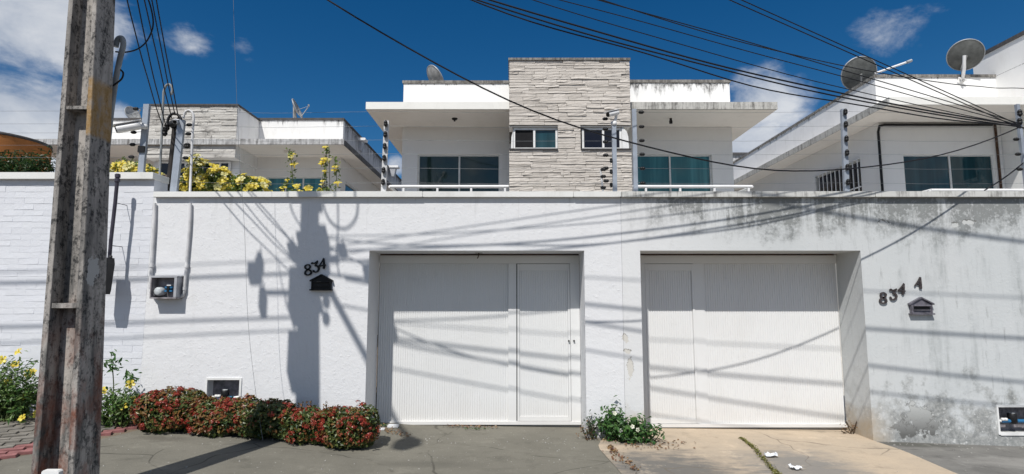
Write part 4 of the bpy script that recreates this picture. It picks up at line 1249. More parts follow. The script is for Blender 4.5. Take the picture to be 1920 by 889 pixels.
# wall-top conduits and service mast on the left
cm = thing('service_mast', 'dark round service entry mast with a brown board foot, where the cable bunch lands', 'mast', P(320, 358, FY))
MB().tube([P(316, 358, 7.0), P(330, 225, 7.0)], .034, 12).build('mast_tube', M['dark_pipe'], cm)
a = P(306, 358, 7.05); MB().prism([(a.x, ZC), (P(319, 358, 7.05).x, ZC), (P(321, 330, 7.05).x, P(320, 328, 7.05).z), (P(305, 330, 7.05).x, P(304, 328, 7.05).z)], 7.03, 7.06).build('foot_board', M['brown'], cm)
for (px, py) in ((309, 248), (313, 238), (335, 228), (333, 246)):
    insulator(P(px, py, 6.95), 'Z', cm, 1.5)
MB().tube(catmull([tuple(P(x, y, 6.95)) for x, y in ((312, 245), (316, 222), (326, 213), (338, 220), (340, 236), (333, 244))], 5), .016, 8).build('cable_hood', M['black'], cm)
MB().tube([P(322, 234, 6.94), P(334, 231, 6.92)], [.05, .04], 10).build('cable_clamp', M['black'], cm)
t_ = thing('conduit', 'thin grey conduit with a hooked top, tallest of the pipes at the wall top', 'pipe', P(300, 358, FY))
MB().tube(catmull([tuple(P(x, y, 6.98)) for x, y in ((298, 360), (301, 300), (304, 240), (306, 190), (307, 172), (312, 160), (319, 159), (323, 168), (321, 178))], 5), .014, 8).build('pipe', M['pvc_grey'], t_)
t_ = thing('conduit', 'thin pale conduit with a round bend at its top, right of the leaning mast', 'pipe', P(357, 358, FY))
MB().tube(catmull([tuple(P(x, y, 6.75 if y > 330 else 6.8)) for x, y in ((356, 368), (357, 345), (359, 300), (361, 250), (363, 228), (362, 214), (355, 207), (347, 211), (344, 222))], 5), .014, 8).build('pipe', M['pvc_white'], t_)


# ------------------------------------------------------------------ security cameras
def camera_(c, dirv, label, s=1.0, bracket_to=None):
    c = Vector(c); d = Vector(dirv).normalized(); t_ = thing('security_camera', label, 'security camera', c)
    MB().tube([c, c + d * .19 * s], .036 * s, 14).build('camera_body', M['white_metal'], t_)
    up = Vector((0, 0, 1))
    MB().tube([c + d * .192 * s, c + d * .20 * s], .031 * s, 14).build('lens', M['black'], t_)
    q = d.to_track_quat('Y', 'Z').to_matrix().to_4x4()
    MB().bbox(-.042 * s, .042 * s, -.02 * s, .23 * s, .036 * s, .044 * s).xf(Matrix.Translation(c) @ q).build('sun_hood', M['white_metal'], t_)
    if bracket_to is not None:
        MB().tube([c + d * .02, (c + Vector(bracket_to)) / 2 + Vector((0, 0, -.01)), Vector(bracket_to)], .02 * s, 8).build('bracket', M['white_metal'], t_)
        MB().lathe([(0, -.03), (.035, -.025), (.038, 0), (.035, .025), (0, .03)], tuple(bracket_to), 'Z', 12).build('mount', M['white_metal'], t_)


camera_(P(264, 235, 6.78), (-.86, -.42, -.34), 'white security camera pointing left, on the mast above the brick wall', 1.35, P(271, 238, 6.83))
camera_(P(1158, 211, 6.86), (-.80, -.50, -.34), 'small security camera on top of the grey mast before the stone tower', .9, P(1151, 232, 6.86))
c = P(336, 232, 6.84)
camera_(P(334, 228, 6.9), (.25, -.9, -.35), 'small white security camera at the top of the leaning mast', .7, P(339, 232, 6.88))

# ------------------------------------------------------------------ utility pole
def pw(z): return .30 - .0229 * (z - .42)
def pdp(z): return .26 - .0160 * (z - .42)
def pcx(z): return -3.236 - .0290 * (z - .42)
def pcy(z): return 4.230 + .0 * (z - .42)


pole = thing('utility_pole', 'tall weathered concrete utility pole with recessed faces and a faded yellow band', 'utility pole', (pcx(0), 4.218, 0))
PH = 8.8


def pole_pt(u, v, z):
    """u, v in -1..1 across width and depth"""
    return (pcx(z) + u * pw(z) / 2, pcy(z) + v * pdp(z) / 2, z)


mb = MB()
zs = [-.3 + (PH + .3) * k / 30 for k in range(31)]
fl = .30      # flange fraction on each side (of the half width)
outline = lambda z: [(-1, -1), (-1 + fl * .9, -1), (-1 + fl, -.98), (-1 + fl * 1.06, -.02), (1 - fl * 1.06, -.02), (1 - fl, -.98), (1 - fl * .9, -1), (.97, -1), (1, -.95),
                     (1, .95), (.97, 1), (1 - fl, 1), (1 - fl * 1.12, .12), (-1 + fl * 1.12, .12), (-1 + fl, 1), (-.97, 1), (-1, .95), (-1, -.95)]
n = len(outline(0)); vs = []
for z in zs:
    for u, v in outline(z): vs.append(pole_pt(u, v, z))
fs = [(i * n + k, i * n + (k + 1) % n, (i + 1) * n + (k + 1) % n, (i + 1) * n + k) for i in range(len(zs) - 1) for k in range(n)]
fs += [tuple(range(n - 1, -1, -1)), tuple(range((len(zs) - 1) * n, len(zs) * n))]
mb.add(vs, fs); mb.build('shaft', M['pole'], pole, org=(pcx(0), 4.218, 0))
ribz = [P(100, 573, 4.15).z, P(140, 203, 4.15).z]
stp = ribz[1] - ribz[0]
for zr in (ribz[0] - stp, ribz[0], ribz[1], ribz[1] + stp, ribz[1] + 2 * stp, ribz[1] + 3 * stp):
    h = .013 if zr != ribz[0] else .018
    for s in (-1, 1):
        a, b_ = pole_pt(-1 + fl * 1.01, s * .90, zr), pole_pt(1 - fl * 1.01, s * .05, zr)
        MB().box(a[0], b_[0], min(a[1], b_[1]), max(a[1], b_[1]), zr - h, zr + h).build('stiffener', M['pole'], pole)
# hooked conduit on the pole's back
Yh = 4.42
MB().tube(catmull([tuple(P(x, y, Yh)) for x, y in ((196, 330), (203, 260), (209, 205), (217, 150), (225, 110), (231, 85), (229, 72), (221, 74), (217, 88))], 5),
          .021, 10).build('hooked_conduit', M['pvc_grey'], pole)
MB().tube(catmull([tuple(P(x, y, Yh - .02)) for x, y in ((205, 165), (216, 158), (228, 148), (231, 137), (226, 131))], 5), .007, 6).build('tie_cable', M['cable'], pole)
# rack, brackets and boxes higher up, out of the picture, whose shadows fall on the wall
for z in (5.15, 5.45, 5.75, 6.35):
    MB().box(pcx(z) - pw(z) / 2 - .035, pcx(z) + pw(z) / 2 + .035, pcy(z) - pdp(z) / 2 - .03, pcy(z) + pdp(z) / 2 + .03, z - .03, z + .03).build('band', M['grey_metal'], pole)
for z in (5.08, 5.28, 5.48, 5.68, 5.88):
    MB().lathe([(0, -.05), (.035, -.045), (.045, -.02), (.025, 0), (.045, .02), (.035, .045), (0, .05)], (pcx(z) + .16, 4.1, z), 'Z', 12).build('rack_insulator', M['grey_metal'], pole)
    MB().lathe([(0, -.05), (.035, -.045), (.045, -.02), (.025, 0), (.045, .02), (.035, .045), (0, .05)], (pcx(z) - .16, 4.1, z), 'Z', 12).build('rack_insulator', M['grey_metal'], pole)
MB().box(pcx(5.5) - .62, pcx(5.5) + .25, 4.05, 4.08, 5.42, 5.45).build('side_arm', M['grey_metal'], pole)
MB().box(pcx(5.8) - .26, pcx(5.8) + .30, 4.05, 4.09, 5.80, 5.85).build('side_arm', M['grey_metal'], pole)
MB().bbox(pcx(4.5) - .22, pcx(4.5) - .10, 4.12, 4.30, 4.18, 4.66).build('terminal_box', M['black'], pole)
MB().bbox(pcx(5.2) - .22, pcx(5.2) - .08, 4.12, 4.30, 4.95, 5.42).build('terminal_box', M['black'], pole)
MB().bbox(pcx(5.7) + .06, pcx(5.7) + .20, 4.12, 4.28, 5.52, 5.95).build('terminal_box', M['black'], pole)
q = P(96, 885, 4.06)
MB().bbox(q.x - .06, q.x + .06, q.y - .01, q.y + .03, q.z - .12, q.z + .012, .01).build('cement_lump', M['jamb'], pole)

# street lamp held out over the road by the pole
sl_ = thing('street_lamp', 'street lamp on a long arm over the road, clamped high on the concrete pole', 'street lamp', (-3.38, 4.1, 5.85))
L0 = Vector((pcx(5.85), 4.08, 5.80)); L1 = Vector((-3.17, 1.30, 7.42))
MB().tube([L0, L0.lerp(L1, .5) + Vector((0, 0, .03)), L1], .036, 10).build('arm', M['grey_metal'], sl_)
MB().tube([L1 + Vector((0, .1, -.04)), L1 + Vector((0, -.12, .02)), L1 + Vector((0, -.30, .05)), L1 + Vector((0, -.46, .02))], [.05, .14, .15, .04], 16).build('lamp_head', M['box_grey'], sl_)
MB().lathe([(.10, 0), (.09, -.06), (.06, -.10), (0, -.11)], (L1.x, L1.y - .26, L1.z - .08), 'Z', 16).build('lamp_glass', M['glassy'], sl_)

# ------------------------------------------------------------------ overhead cables
def cable(A, B, sag, r, label, group='overhead cables', n=40, wob=0.0):
    A = Vector(A); B = Vector(B); pts = []
    ph = R.uniform(0, 6)
    for i in range(n + 1):
        u = i / n; p_ = A.lerp(B, u); p_.z -= 4 * sag * u * (1 - u)
        p_.z += wob * math.sin(u * 23 + ph) * math.sin(u * math.pi); p_.y += wob * .7 * math.sin(u * 17 + ph) * math.sin(u * math.pi)
        pts.append(p_)
    return MB().tube(pts, r * .86, 6).build('overhead_cable', M['cable'], None, label, 'cable', group, org=tuple(A))


B0 = P(1913, 238, 6.45)
px_ = -3.3
cable((px_, 4.5, 5.50), B0, 1.44, .0088, 'lowest overhead cable, sagging in front of the stone tower and the right house', wob=.012)
cable((px_, 4.5, 5.5), B0 + Vector((0, 0, .01)), .48, .008, 'uneven overhead cable just below the thick pair', wob=.02)
cable((px_, 4.5, 5.33), B0 + Vector((0, 0, .02)), .29, .010, 'thick twisted overhead cable, upper of the middle pair', wob=.004)
cable((px_, 4.45, 5.27), B0 + Vector((0, 0, .0)), .31, .009, 'thick twisted overhead cable, lower of the middle pair', wob=.004)
cable((px_, 4.5, 5.5), B0 + Vector((0, .03, .03)), .25, .0055, 'thin overhead cable above the thick middle pair', wob=.004)
cable((px_, 4.5, 5.32), B0 + Vector((0, 0, .04)), -.06, .006, 'thin straight overhead cable to the right mast, starting top centre', wob=.003)
cable((px_, 4.5, 5.32 - .10), B0 + Vector((0, .02, .03)), -.06 + .05, .0055, 'thin overhead cable crossing below the two dishes', wob=.004)
q = P(1744, 152, 7.6)
cable((px_, 4.5, 5.9), q, .36, .007, 'overhead cable reaching the right house parapet below the dish', wob=.003)
cable(q, P(1990, 163, 9.0), .06, .007, 'black cable strung level across the right house parapet', wob=.004)
# straight steep pair
for dx, dz, lab in ((0, .06, 'upper of two straight steep cables in the top right'), (.05, -.06, 'lower of two straight steep cables in the top right')):
    cable((-3.26 + dx, 4.26, 6.45 + dz), B0 + Vector((0, 0, dz * .3)), 0.0, .0065, lab)
E1 = Vector((9.5, 6.9, 3.35))
cable(B0, P(1960, 250, 7.0), .01, .012, 'short black cable bundle leaving the right edge')
cable(P(1925, 300, 6.85), P(1846, 357, 6.85), .02, .009, 'short black cable slanting down to the coping at the far right')
# drop cables to the left service mast
MT = P(322, 232, 6.95)
for k, (ax, ay, az, sg, ex, lab) in enumerate(((-3.45, 4.3, 5.25, .10, (308, 244), 'leftmost drop cable of the bunch to the service mast'), (-3.35, 4.3, 5.3, .05, (312, 240), 'second drop cable from the left in the bunch'),
                                             (-3.28, 4.3, 5.2, .0, (322, 222), 'third drop cable from the left in the bunch'), (-3.22, 4.3, 5.35, .02, (328, 215), 'fourth drop cable from the left in the bunch'),
                                             (-3.18, 4.3, 5.3, -.03, (335, 222), 'rightmost drop cable of the bunch to the service mast'))):
    cable((ax, ay, az), P(ex[0], ex[1], 6.92), sg + .06, .0075, lab, 'drop cables to the service mast', wob=.008)
# loop from the hooked conduit out and up
lp = [P(x, y, Y) for x, y, Y in ((216, 97, 4.40), (235, 98, 4.45), (258, 92, 4.55), (276, 76, 4.7), (287, 48, 4.75), (283, 15, 4.7), (268, -30, 4.6), (250, -90, 4.45))]
MB().tube(catmull([tuple(p_) for p_ in lp], 6), .0065, 6).build('looped_cable', M['cable'], None, 'thin black cable looping out from the hooked conduit on the pole', 'cable', org=tuple(lp[0]))
# hanging slack wire in front of the white wall
pts = [P(x, y, Y) for x, y, Y in ((437, -40, 6.1), (439, 50, 6.1), (448, 280, 6.15), (458, 420, 6.2), (465, 600, 6.2), (480, 740, 6.1), (493, 826, 5.95))]
MB().tube(catmull([tuple(p_) for p_ in pts], 6), .0019, 5).build('hanging_wire', M['wire'], None, 'single thin grey wire hanging down before the white wall to the ground', 'wire', org=tuple(pts[-1]))

# street network along the kerb, overhead and out of the picture: it lays the soft shadows on the walls
def SHD(px, py, Y=4.15):
    """point at depth Y whose shadow falls on the wall at pixel (px, py)"""
    q = P(px, py, WY); return q - Vector((.388, 1.0, -1.41)) * (WY - Y)


for (y, z, sag, sagl, r, lab) in ((4.05, 7.85, 2.25, .8, .020, 'top heavy bundle of the street network overhead'), (4.10, 5.62, 1.0, .25, .016, 'second street network cable overhead'),
                                  (4.10, 4.95, .7, .3, .009, 'third street network cable overhead'), (4.05, 5.17, 1.1, .22, .014, 'fourth street network cable overhead'),
                                  (3.95, 6.0, .6, .3, .007, 'thin street network cable overhead')):
    for s, far in ((1, 'right'), (-1, 'left')):
        if s > 0 and z in (4.95, 5.17): continue
        A = Vector((pcx(z) + s * .08, y, z)); Bx = Vector((s * 28, y, z))
        cable(A, Bx, sag if s > 0 else sagl, r, lab + ', running ' + far, 'street network cables', 60, .01)
cable((-3.0, 4.10, 5.55), (28, 4.0, 5.5), 1.5, .014, 'slack telephone cable overhead, upper of two hanging right of the pole', 'street network cables', 60, .02)
cable((-3.1, 4.10, 5.25), (28, 4.0, 5.2), 1.5, .010, 'slack telephone cable overhead, lower of two hanging right of the pole', 'street network cables', 60, .02)
for (px, py, w_, h_, lab) in ((478, 513, .075, .075, 'grey cable junction box hung left of the pole, out of frame'), (493, 568, .035, .125, 'slim splice case hung left of the pole, out of frame'),
                              (488, 492, .03, .06, 'tiny splice case hung just above the junction box, out of frame'),
                              (642, 470, .05, .03, 'small clamp case right of the pole, out of frame'), (548, 468, .05, .03, 'small clamp case left of the pole, out of frame'),
                              (690, 512, .05, .04, 'flat splice case further right of the pole, out of frame')):
    q = SHD(px, py); x, y, z = q
    t_ = thing('junction_box', lab, 'junction box', (x, y, z - h_))
    MB().bbox(x - w_, x + w_, y - .05, y + .05, z - h_, z + h_, .015).build('case', M['black'], t_)
    MB().tube([(x, y, z + h_), (x, y, z + h_ + .12)], .008, 6).build('hanger', M['black'], t_)
t_ = thing('cable_coil', 'slack loops of spare black cable hung by the pole, out of frame', 'cable coil', SHD(640, 420))
for k, (pts, rr_) in enumerate(((((604, 372), (612, 402), (626, 422), (648, 429), (666, 412), (671, 385), (667, 350), (655, 320)), .013), (((632, 330), (634, 420), (631, 480), (637, 520)), .010),
                               (((548, 340), (545, 385), (556, 412), (569, 430)), .010), (((560, 520), (535, 560), (548, 600), (558, 640)), .006), (((520, 480), (530, 540), (545, 590), (560, 640)), .006))):
    MB().tube(catmull([tuple(SHD(x, y)) for x, y in pts], 6), rr_, 6).build('loop', M['cable'], t_)


# ------------------------------------------------------------------ plants
def add_leaves(name, mat, pts, nrm, size, parent, var=.35, aspect=.5, kind='stuff', fold=.22, **kw):
    n = len(pts); pts = np.asarray(pts, float); nrm = np.asarray(nrm, float)
    rs = np.random.RandomState(R.randint(0, 1 << 30))
    nrm /= np.linalg.norm(nrm, axis=1)[:, None] + 1e-9
    a = np.cross(nrm, rs.normal(size=(n, 3))); a /= np.linalg.norm(a, axis=1)[:, None] + 1e-9
    b_ = np.cross(nrm, a)
    s = size * (1 + rs.uniform(-var, var, n))[:, None]
    tip = pts + a * s; base = pts - a * s * .7
    l = pts + b_ * s * aspect + nrm * s * fold; r_ = pts - b_ * s * aspect + nrm * s * fold
    V = np.stack([base, r_, tip, l], 1).reshape(-1, 3)
    F = np.arange(4 * n).reshape(n, 4)
    F = np.concatenate([F[:, [0, 1, 2]], F[:, [0, 2, 3]]])
    org = pts.mean(0); org[2] = pts[:, 2].min()
    me = D.meshes.new(name); me.from_pydata((V - org).tolist(), [], F.tolist())
    at = me.attributes.new('tint', 'FLOAT', 'POINT'); at.data.foreach_set('value', np.repeat(rs.uniform(0, 1, n), 4).astype(np.float32))
    me.materials.append(mat); me.update()
    o = D.objects.new(name, me); COL.objects.link(o); o.location = tuple(org)
    if parent is not None: setparent(o, parent)
    tag(o, kind=kind, **kw)
    return o


def mound(c, r, n, rs, zmin, lumps=7, shell=(.72, 1.0), sq=1.0):
    """points and outward normals over a lumpy mound"""
    c = np.array(c); r = np.array(r)
    ld = rs.normal(size=(lumps, 3)); ld[:, 2] = np.abs(ld[:, 2]); ld /= np.linalg.norm(ld, axis=1)[:, None]
    la = rs.uniform(-.22, .22, lumps)
    d = rs.normal(size=(n * 2, 3)); d /= np.linalg.norm(d, axis=1)[:, None]
    d = d[d[:, 1] < .55][:n]
    k = 1 + (np.maximum(0, d @ ld.T - .55) / .45 * la).sum(1)
    u = rs.uniform(shell[0] ** 2, shell[1], len(d)) ** .5
    ds = np.sign(d) * np.abs(d) ** sq
    p = c + ds * r * (k * u)[:, None]
    ph = rs.uniform(0, 6, 3)
    p += (d * (.035 * np.sin(p[:, 0] * 13 + ph[0]) * np.sin(p[:, 2] * 15 + ph[1]) + .022 * np.sin(p[:, 0] * 31 + p[:, 2] * 23 + ph[2]))[:, None]) * (sq < 1)
    m = p[:, 2] > zmin
    nn = d / r * r.mean() + np.array([0, 0, .3]) + rs.normal(size=d.shape) * .7
    return p[m], nn[m], d[m]


# flower head of the ixora: a tight dome of small petals
def flower_mesh(name, mat, npet, rad, up=.5, size=.012):
    rs = np.random.RandomState(R.randint(0, 1 << 30))
    d = rs.normal(size=(npet, 3)); d[:, 2] = np.abs(d[:, 2]); d /= np.linalg.norm(d, axis=1)[:, None]
    o = add_leaves(name, mat, d * np.array([rad, rad, rad * up]) * rs.uniform(.6, 1, (npet, 1)), d + rs.normal(size=d.shape) * .3, size, None, aspect=.75)
    me = o.data; me.transform(Matrix.Translation(o.location)); D.objects.remove(o)
    return me


ix_heads = [flower_mesh('flower_head', M['petal_red'], 26, .038, .55, .011) for _ in range(5)]


def bell_mesh():
    """trumpet flower with five petals"""
    mb = MB()
    mb.lathe([(.004, -.04), (.007, -.01), (.014, .0)], (0, 0, 0), 'Z', 8)
    for k in range(5):
        g_ = k * 2 * math.pi / 5; c_, s_ = math.cos(g_), math.sin(g_); tx, ty = -s_, c_
        f_ = lambda r, w, z: (c_ * r + tx * w, s_ * r + ty * w, z)
        mb.add([f_(.010, -.007, 0), f_(.026, -.019, .010), f_(.042, -.012, .006), f_(.044, .004, .004), f_(.036, .017, .008), f_(.010, .007, 0)], [(0, 1, 2, 3, 4, 5)])
    me = mb.mesh('flower', M['petal_yellow'])
    at = me.attributes.new('tint', 'FLOAT', 'POINT'); at.data.foreach_set('value', [R.random() for _ in me.vertices])
    return me


bells = [bell_mesh() for _ in range(4)]


def put_copy(name, me, loc, nrm, s, parent):
    o = D.objects.new(name, me); COL.objects.link(o); o.location = tuple(loc); o.scale = (s, s, s)
    q = Vector(nrm).normalized().to_track_quat('Z', 'Y'); o.rotation_mode = 'QUATERNION'
    from mathutils import Quaternion
    o.rotation_quaternion = q @ Quaternion((0, 0, 1), R.uniform(0, 6.28)); setparent(o, parent)
    return o


def ixora(pl, pr, ptop, pbot, Y, label, nl, nf, bronze, seed):
    rs = np.random.RandomState(seed)
    a, b_ = P(pl, (ptop + pbot) / 2, Y), P(pr, (ptop + pbot) / 2, Y)
    cx_ = (a.x + b_.x) / 2; rx = (b_.x - a.x) / 2 * 1.02
    zb = g(cx_, Y); zt = P((pl + pr) / 2, ptop, Y).z
    r = (rx * .95, .27, (zt - zb) * .50); c = (cx_, Y + .02, zb + (zt - zb) * .40)
    t_ = thing('flowering_bush', label, 'bush', (cx_, Y, zb), 'red flowering bushes along the wall')
    SD = rs.randint(1 << 30); rs = np.random.RandomState(SD)
    p, nn, d = mound(c, r, nl, rs, zb + .01, sq=.8, shell=(.35, 1.0))
    add_leaves('foliage', M['leaf'], p, nn, .026, t_)
    rs = np.random.RandomState(SD); p, nn, d = mound(c, np.array(r) * 1.02, bronze, rs, zb + .05, shell=(.93, 1.03), sq=.8)
    add_leaves('young_leaves', M['leaf_bronze'], p, nn, .024, t_)
    mb = MB()
    for k in range(16):
        e = np.array(c) + rs.normal(size=3) * np.array(r) * .35
        mb.tube([(cx_ + rs.uniform(-.8, .8) * rx * .6, Y + rs.uniform(-.1, .1), zb - .02), tuple(e)], [.012, .006], 5)
    sh_p, sh_n = [], []
    for k in range(9):
        a_ = rs.uniform(-1, 1); b0 = np.array([c[0] + a_ * r[0] * .85, c[1] - .05, c[2] + r[2] * (1 - a_ * a_) ** .5 * .8])
        e = b0 + np.array([rs.normal() * .05, -.03, rs.uniform(.05, .13)]); mb.tube([tuple(b0), tuple(e)], [.004, .0025], 4)
        for _ in range(9):
            q = b0 + (e - b0) * rs.uniform(.3, 1) + rs.normal(size=3) * .014; sh_p.append(q); sh_n.append(rs.normal(size=3) + [0, -.4, .5])
    mb.build('stems', M['stem'], t_)
    add_leaves('shoots', M['leaf_bronze'], sh_p, sh_n, .02, t_)
    rs = np.random.RandomState(SD); p, nn, d = mound(c, np.array(r) * 1.04, nf * 4, rs, zb + .06, shell=(.98, 1.05), sq=.8)
    k = 0
    cl = rs.uniform(-1, 1, (5, 3))
    for i in range(len(p)):
        if k >= nf: break
        if d[i, 1] > .25: continue
        w_ = .25 + .75 * (np.exp(-((d[i] - cl) ** 2).sum(1) * 2.5).max()) + .25 * d[i, 2]
        if rs.rand() > w_: continue
        put_copy('flower_head', ix_heads[k % 5], p[i], d[i] + np.array([0, -.1, .4]), rs.uniform(.5, 1.1), t_); k += 1
    return t_


ixora(262, 392, 728, 800, 6.36, 'red flowering bush beside the yellow shrub, leftmost of the red bushes', 7600, 150, 2000, 11)
ixora(360, 498, 748, 806, 6.32, 'orange and green bush below the water meter niche', 7800, 70, 2000, 12)
ixora(460, 572, 752, 812, 6.30, 'darkest bush, lying in the shadow of the pole', 6800, 26, 500, 13)
ixora(532, 640, 752, 824, 6.18, 'red flowering bush just right of the pole shadow', 6800, 80, 900, 14)
ixora(600, 708, 760, 834, 6.10, 'rightmost red flowering bush, at the left edge of the gate', 7800, 85, 900, 15)


def twiggy(t_, c, r, zb, nstem, rs, mat_leaf, leaf, per, seed_flowers=0, fmesh=None, fscale=1.0, stem_mat=None, aspect=.32):
    """open shrub: arching stems that carry leaves along their upper part"""
    mb = MB(); P_, N_ = [], []; fl_ = []
    for k in range(nstem):
        e = np.array(c) + rs.uniform(-1, 1, 3) * np.array(r); e[2] = c[2] + abs(rs.normal()) * r[2] * .45 - r[2] * .25 if rs.rand() < .5 else e[2]
        b0 = np.array([c[0] + rs.uniform(-.6, .6) * r[0], c[1] + rs.uniform(-.5, .5) * r[1], zb])
        mid = (b0 + e) / 2 + rs.normal(size=3) * .04 + np.array([0, 0, .06])
        cr = catmull([tuple(b0), tuple(mid), tuple(e)], 6)
        mb.tube(cr, [.006 - .004 * i / len(cr) for i in range(len(cr))], 4)
        for _ in range(per):
            u = rs.uniform(.25, 1.0); q = np.array(cr[int(u * (len(cr) - 1))]); off = rs.normal(size=3) * .035
            P_.append(q + off); N_.append(off * 6 + np.array([0, -.3, .7]) + rs.normal(size=3) * .5)
        fl_.append(e)
    mb.build('stems', stem_mat or M['stem_green'], t_)
    add_leaves('foliage', mat_leaf, P_, N_, leaf, t_, aspect=aspect)
    for i in range(seed_flowers):
        e = fl_[rs.randint(len(fl_))] + rs.normal(size=3) * .03 + np.array([0, -.05, .01])
        put_copy('flower', fmesh[i % len(fmesh)], e, (rs.uniform(-.5, .5), -1, rs.uniform(0, .8)), fscale * rs.uniform(.8, 1.2), t_)


def yshrub(pl, pr, ptop, pbot, Y, label, ns, nf, seed, per=26):
    rs = np.random.RandomState(seed); a, b_ = P(pl, (ptop + pbot) / 2, Y), P(pr, (ptop + pbot) / 2, Y)
    cx_ = (a.x + b_.x) / 2; zb = g(cx_, Y); zt = P(pl, ptop, Y).z
    t_ = thing('flowering_shrub', label, 'shrub', (cx_, Y, zb), 'yellow flowering shrubs at the wall foot')
    twiggy(t_, (cx_, Y, zb + (zt - zb) * .52), ((b_.x - a.x) / 2, .2, (zt - zb) * .46), zb, ns, rs, M['leaf_yb'], .034, per, nf, bells, 1.05)


yshrub(-70, 75, 668, 778, 6.3, 'dense yellow flowering shrub at the left edge, left of the pole', 120, 15, 21, 30)
yshrub(184, 262, 712, 796, 6.35, 'open yellow flowering shrub just right of the pole foot', 44, 6, 22, 24)
# tall sprig
rs = np.random.RandomState(5)
t_ = thing('sapling', 'single tall leafy sprig standing above the shrub right of the pole', 'plant', (P(212, 790, 6.4).x, 6.4, g(-4.5, 6.4)))
st = [P(x, y, 6.4) for x, y in ((211, 800), (212, 760), (213, 720), (211, 690), (212, 678))]
MB().tube(st, .006, 5).build('stems', M['stem_green'], t_)
pp = [np.array(st[4]) + rs.normal(size=3) * np.array([.06, .03, .05]) for _ in range(26)] + [np.array(st[3]) + rs.normal(size=3) * .04 for _ in range(18)] + [np.array(P(243, 706, 6.4)) + rs.normal(size=3) * .04 for _ in range(22)]
add_leaves('foliage', M['leaf_weed'], pp, [rs.normal(size=3) + [0, -1, .5] for _ in pp], .04, t_, aspect=.3)

# weed between the gates
wd = thing('weed_clump', 'leafy green weed with small pale flowers at the foot of the pillar between the gates', 'weed', (1.45, 6.62, .03))
rs = np.random.RandomState(7)
for (pa, pb_, pt, pbm, Y, ns, per) in ((1118, 1178, 752, 828, 6.58, 18, 24), (1145, 1212, 786, 834, 6.5, 24, 24), (1192, 1242, 776, 814, 6.52, 9, 16)):
    a, b_ = P(pa, (pt + pbm) / 2, Y), P(pb_, (pt + pbm) / 2, Y); zb = g(1.4, Y); zt = P(pa, pt, Y).z
    twiggy(wd, ((a.x + b_.x) / 2, Y, (zb + zt) / 2), ((b_.x - a.x) / 2, .08, (zt - zb) * .45), zb, ns, rs, M['leaf_weed'], .033, per, aspect=.42)
fmw = []
for k in range(3):
    me = bells[0].copy(); me.materials.clear(); me.materials.append(M['petal_white']); fmw.append(me)
for px, py in ((1163, 807), (1186, 800), (1153, 775), (1196, 806)):
    put_copy('flower', fmw[0], P(px, py, 6.42), (0, -1, .3), .55, wd)
wd2 = thing('weed_clump', 'thin greyish weed climbing the left side of the pillar foot', 'weed', (1.1, 6.64, .03))
twiggy(wd2, (P(1112, 798, 6.66).x, 6.64, .22), (.07, .03, .17), .04, 9, rs, M['leaf_hedge'], .020, 20, stem_mat=M['stem'])
twiggy(wd2, (P(1098, 810, 6.66).x, 6.6, .12), (.07, .03, .08), .04, 5, rs, M['leaf_dry'], .018, 12, stem_mat=M['stem'])
wd3 = thing('weed_clump', 'tiny dry weed at the right corner of the right garage gate', 'weed', (4.05, 7.0, .0))
twiggy(wd3, (P(1587, 797, 7.05).x, 7.02, .08), (.08, .03, .06), g(4.1, 7), 8, rs, M['leaf_dry'], .014, 10, stem_mat=M['stem'])


# litter of dry leaves and moss, sheets of tiny pieces that nobody could count
def litter(name, mat, segs, n, size, label, cat, spread=.04):
    rs = np.random.RandomState(len(segs) * 7 + n); pts = []; nr = []
    for _ in range(n):
        a, b_, w_ = segs[rs.randint(len(segs))]; u = rs.rand(); x = a[0] + (b_[0] - a[0]) * u + rs.normal() * w_; y = a[1] + (b_[1] - a[1]) * u + rs.normal() * w_
        pts.append((x, min(y, 7.17), g(x, y) + .012 + rs.rand() * .012)); nr.append((rs.normal() * .5, rs.normal() * .5, 1))
    o = add_leaves(name, mat, pts, nr, size, None, aspect=.6); tag(o, label, cat)
    return o


G = lambda px, py: (lambda q: (q.x, q.y))(next((P(px, py, Y / 100) for Y in range(380, 760) if P(px, py, Y / 100).z <= g(P(px, py, Y / 100).x, Y / 100) + .003), P(px, py, 6.5)))
litter('leaf_litter', M['leaf_dry'], [((1.05, 6.55), (1.95, 6.45), .07), ((1.25, 6.3), (1.75, 6.35), .07), ((-1.6, 6.9), (-1.2, 6.6), .06), ((-.8, 7.1), (-.2, 7.1), .03)], 300, .016, 'dry brown leaf litter around the pillar foot and gate sills', 'leaf litter')
a1, a2 = G(1150, 850), G(1195, 886)
litter('fallen_leaves', M['leaf_dry'], [(G(1145, 838), a1, .02), (a1, a2, .035)], 130, .018, 'reddish dry leaves along the edge of the ramp near the camera', 'leaf litter')
litter('moss_strip', M['moss'], [(G(1388, 822), G(1412, 840), .012), (G(1412, 840), G(1450, 884), .016), (G(1450, 884), G(1475, 905), .016)], 900, .012, 'yellow green moss in the diagonal joint of the driveway ramp', 'moss')
litter('sill_weeds', M['leaf_weed'], [(G(870, 806), G(912, 806), .02), (G(712, 800), G(724, 800), .02)], 60, .014, 'small green sprouts along the left gate sill', 'weeds')


mb = MB(); rs = np.random.RandomState(77)
for k in range(420):
    x = rs.uniform(-4.2, 6.5); y = rs.choice([rs.uniform(4.6, 6.6), rs.uniform(6.3, 6.68)]); h = rs.uniform(.003, .009)
    mb.add([(x - h, y - h * .8, g(x, y)), (x + h, y - h, g(x, y)), (x + h * .7, y + h, g(x, y)), (x - h * .9, y + h, g(x, y)), (x, y, g(x, y) + h * 1.3)], [(0, 1, 4), (1, 2, 4), (2, 3, 4), (3, 0, 4)])
mb.build('grit', M['kerb'], None, 'scattered grit and pebbles on the pavement before the walls', 'grit', kind='stuff')


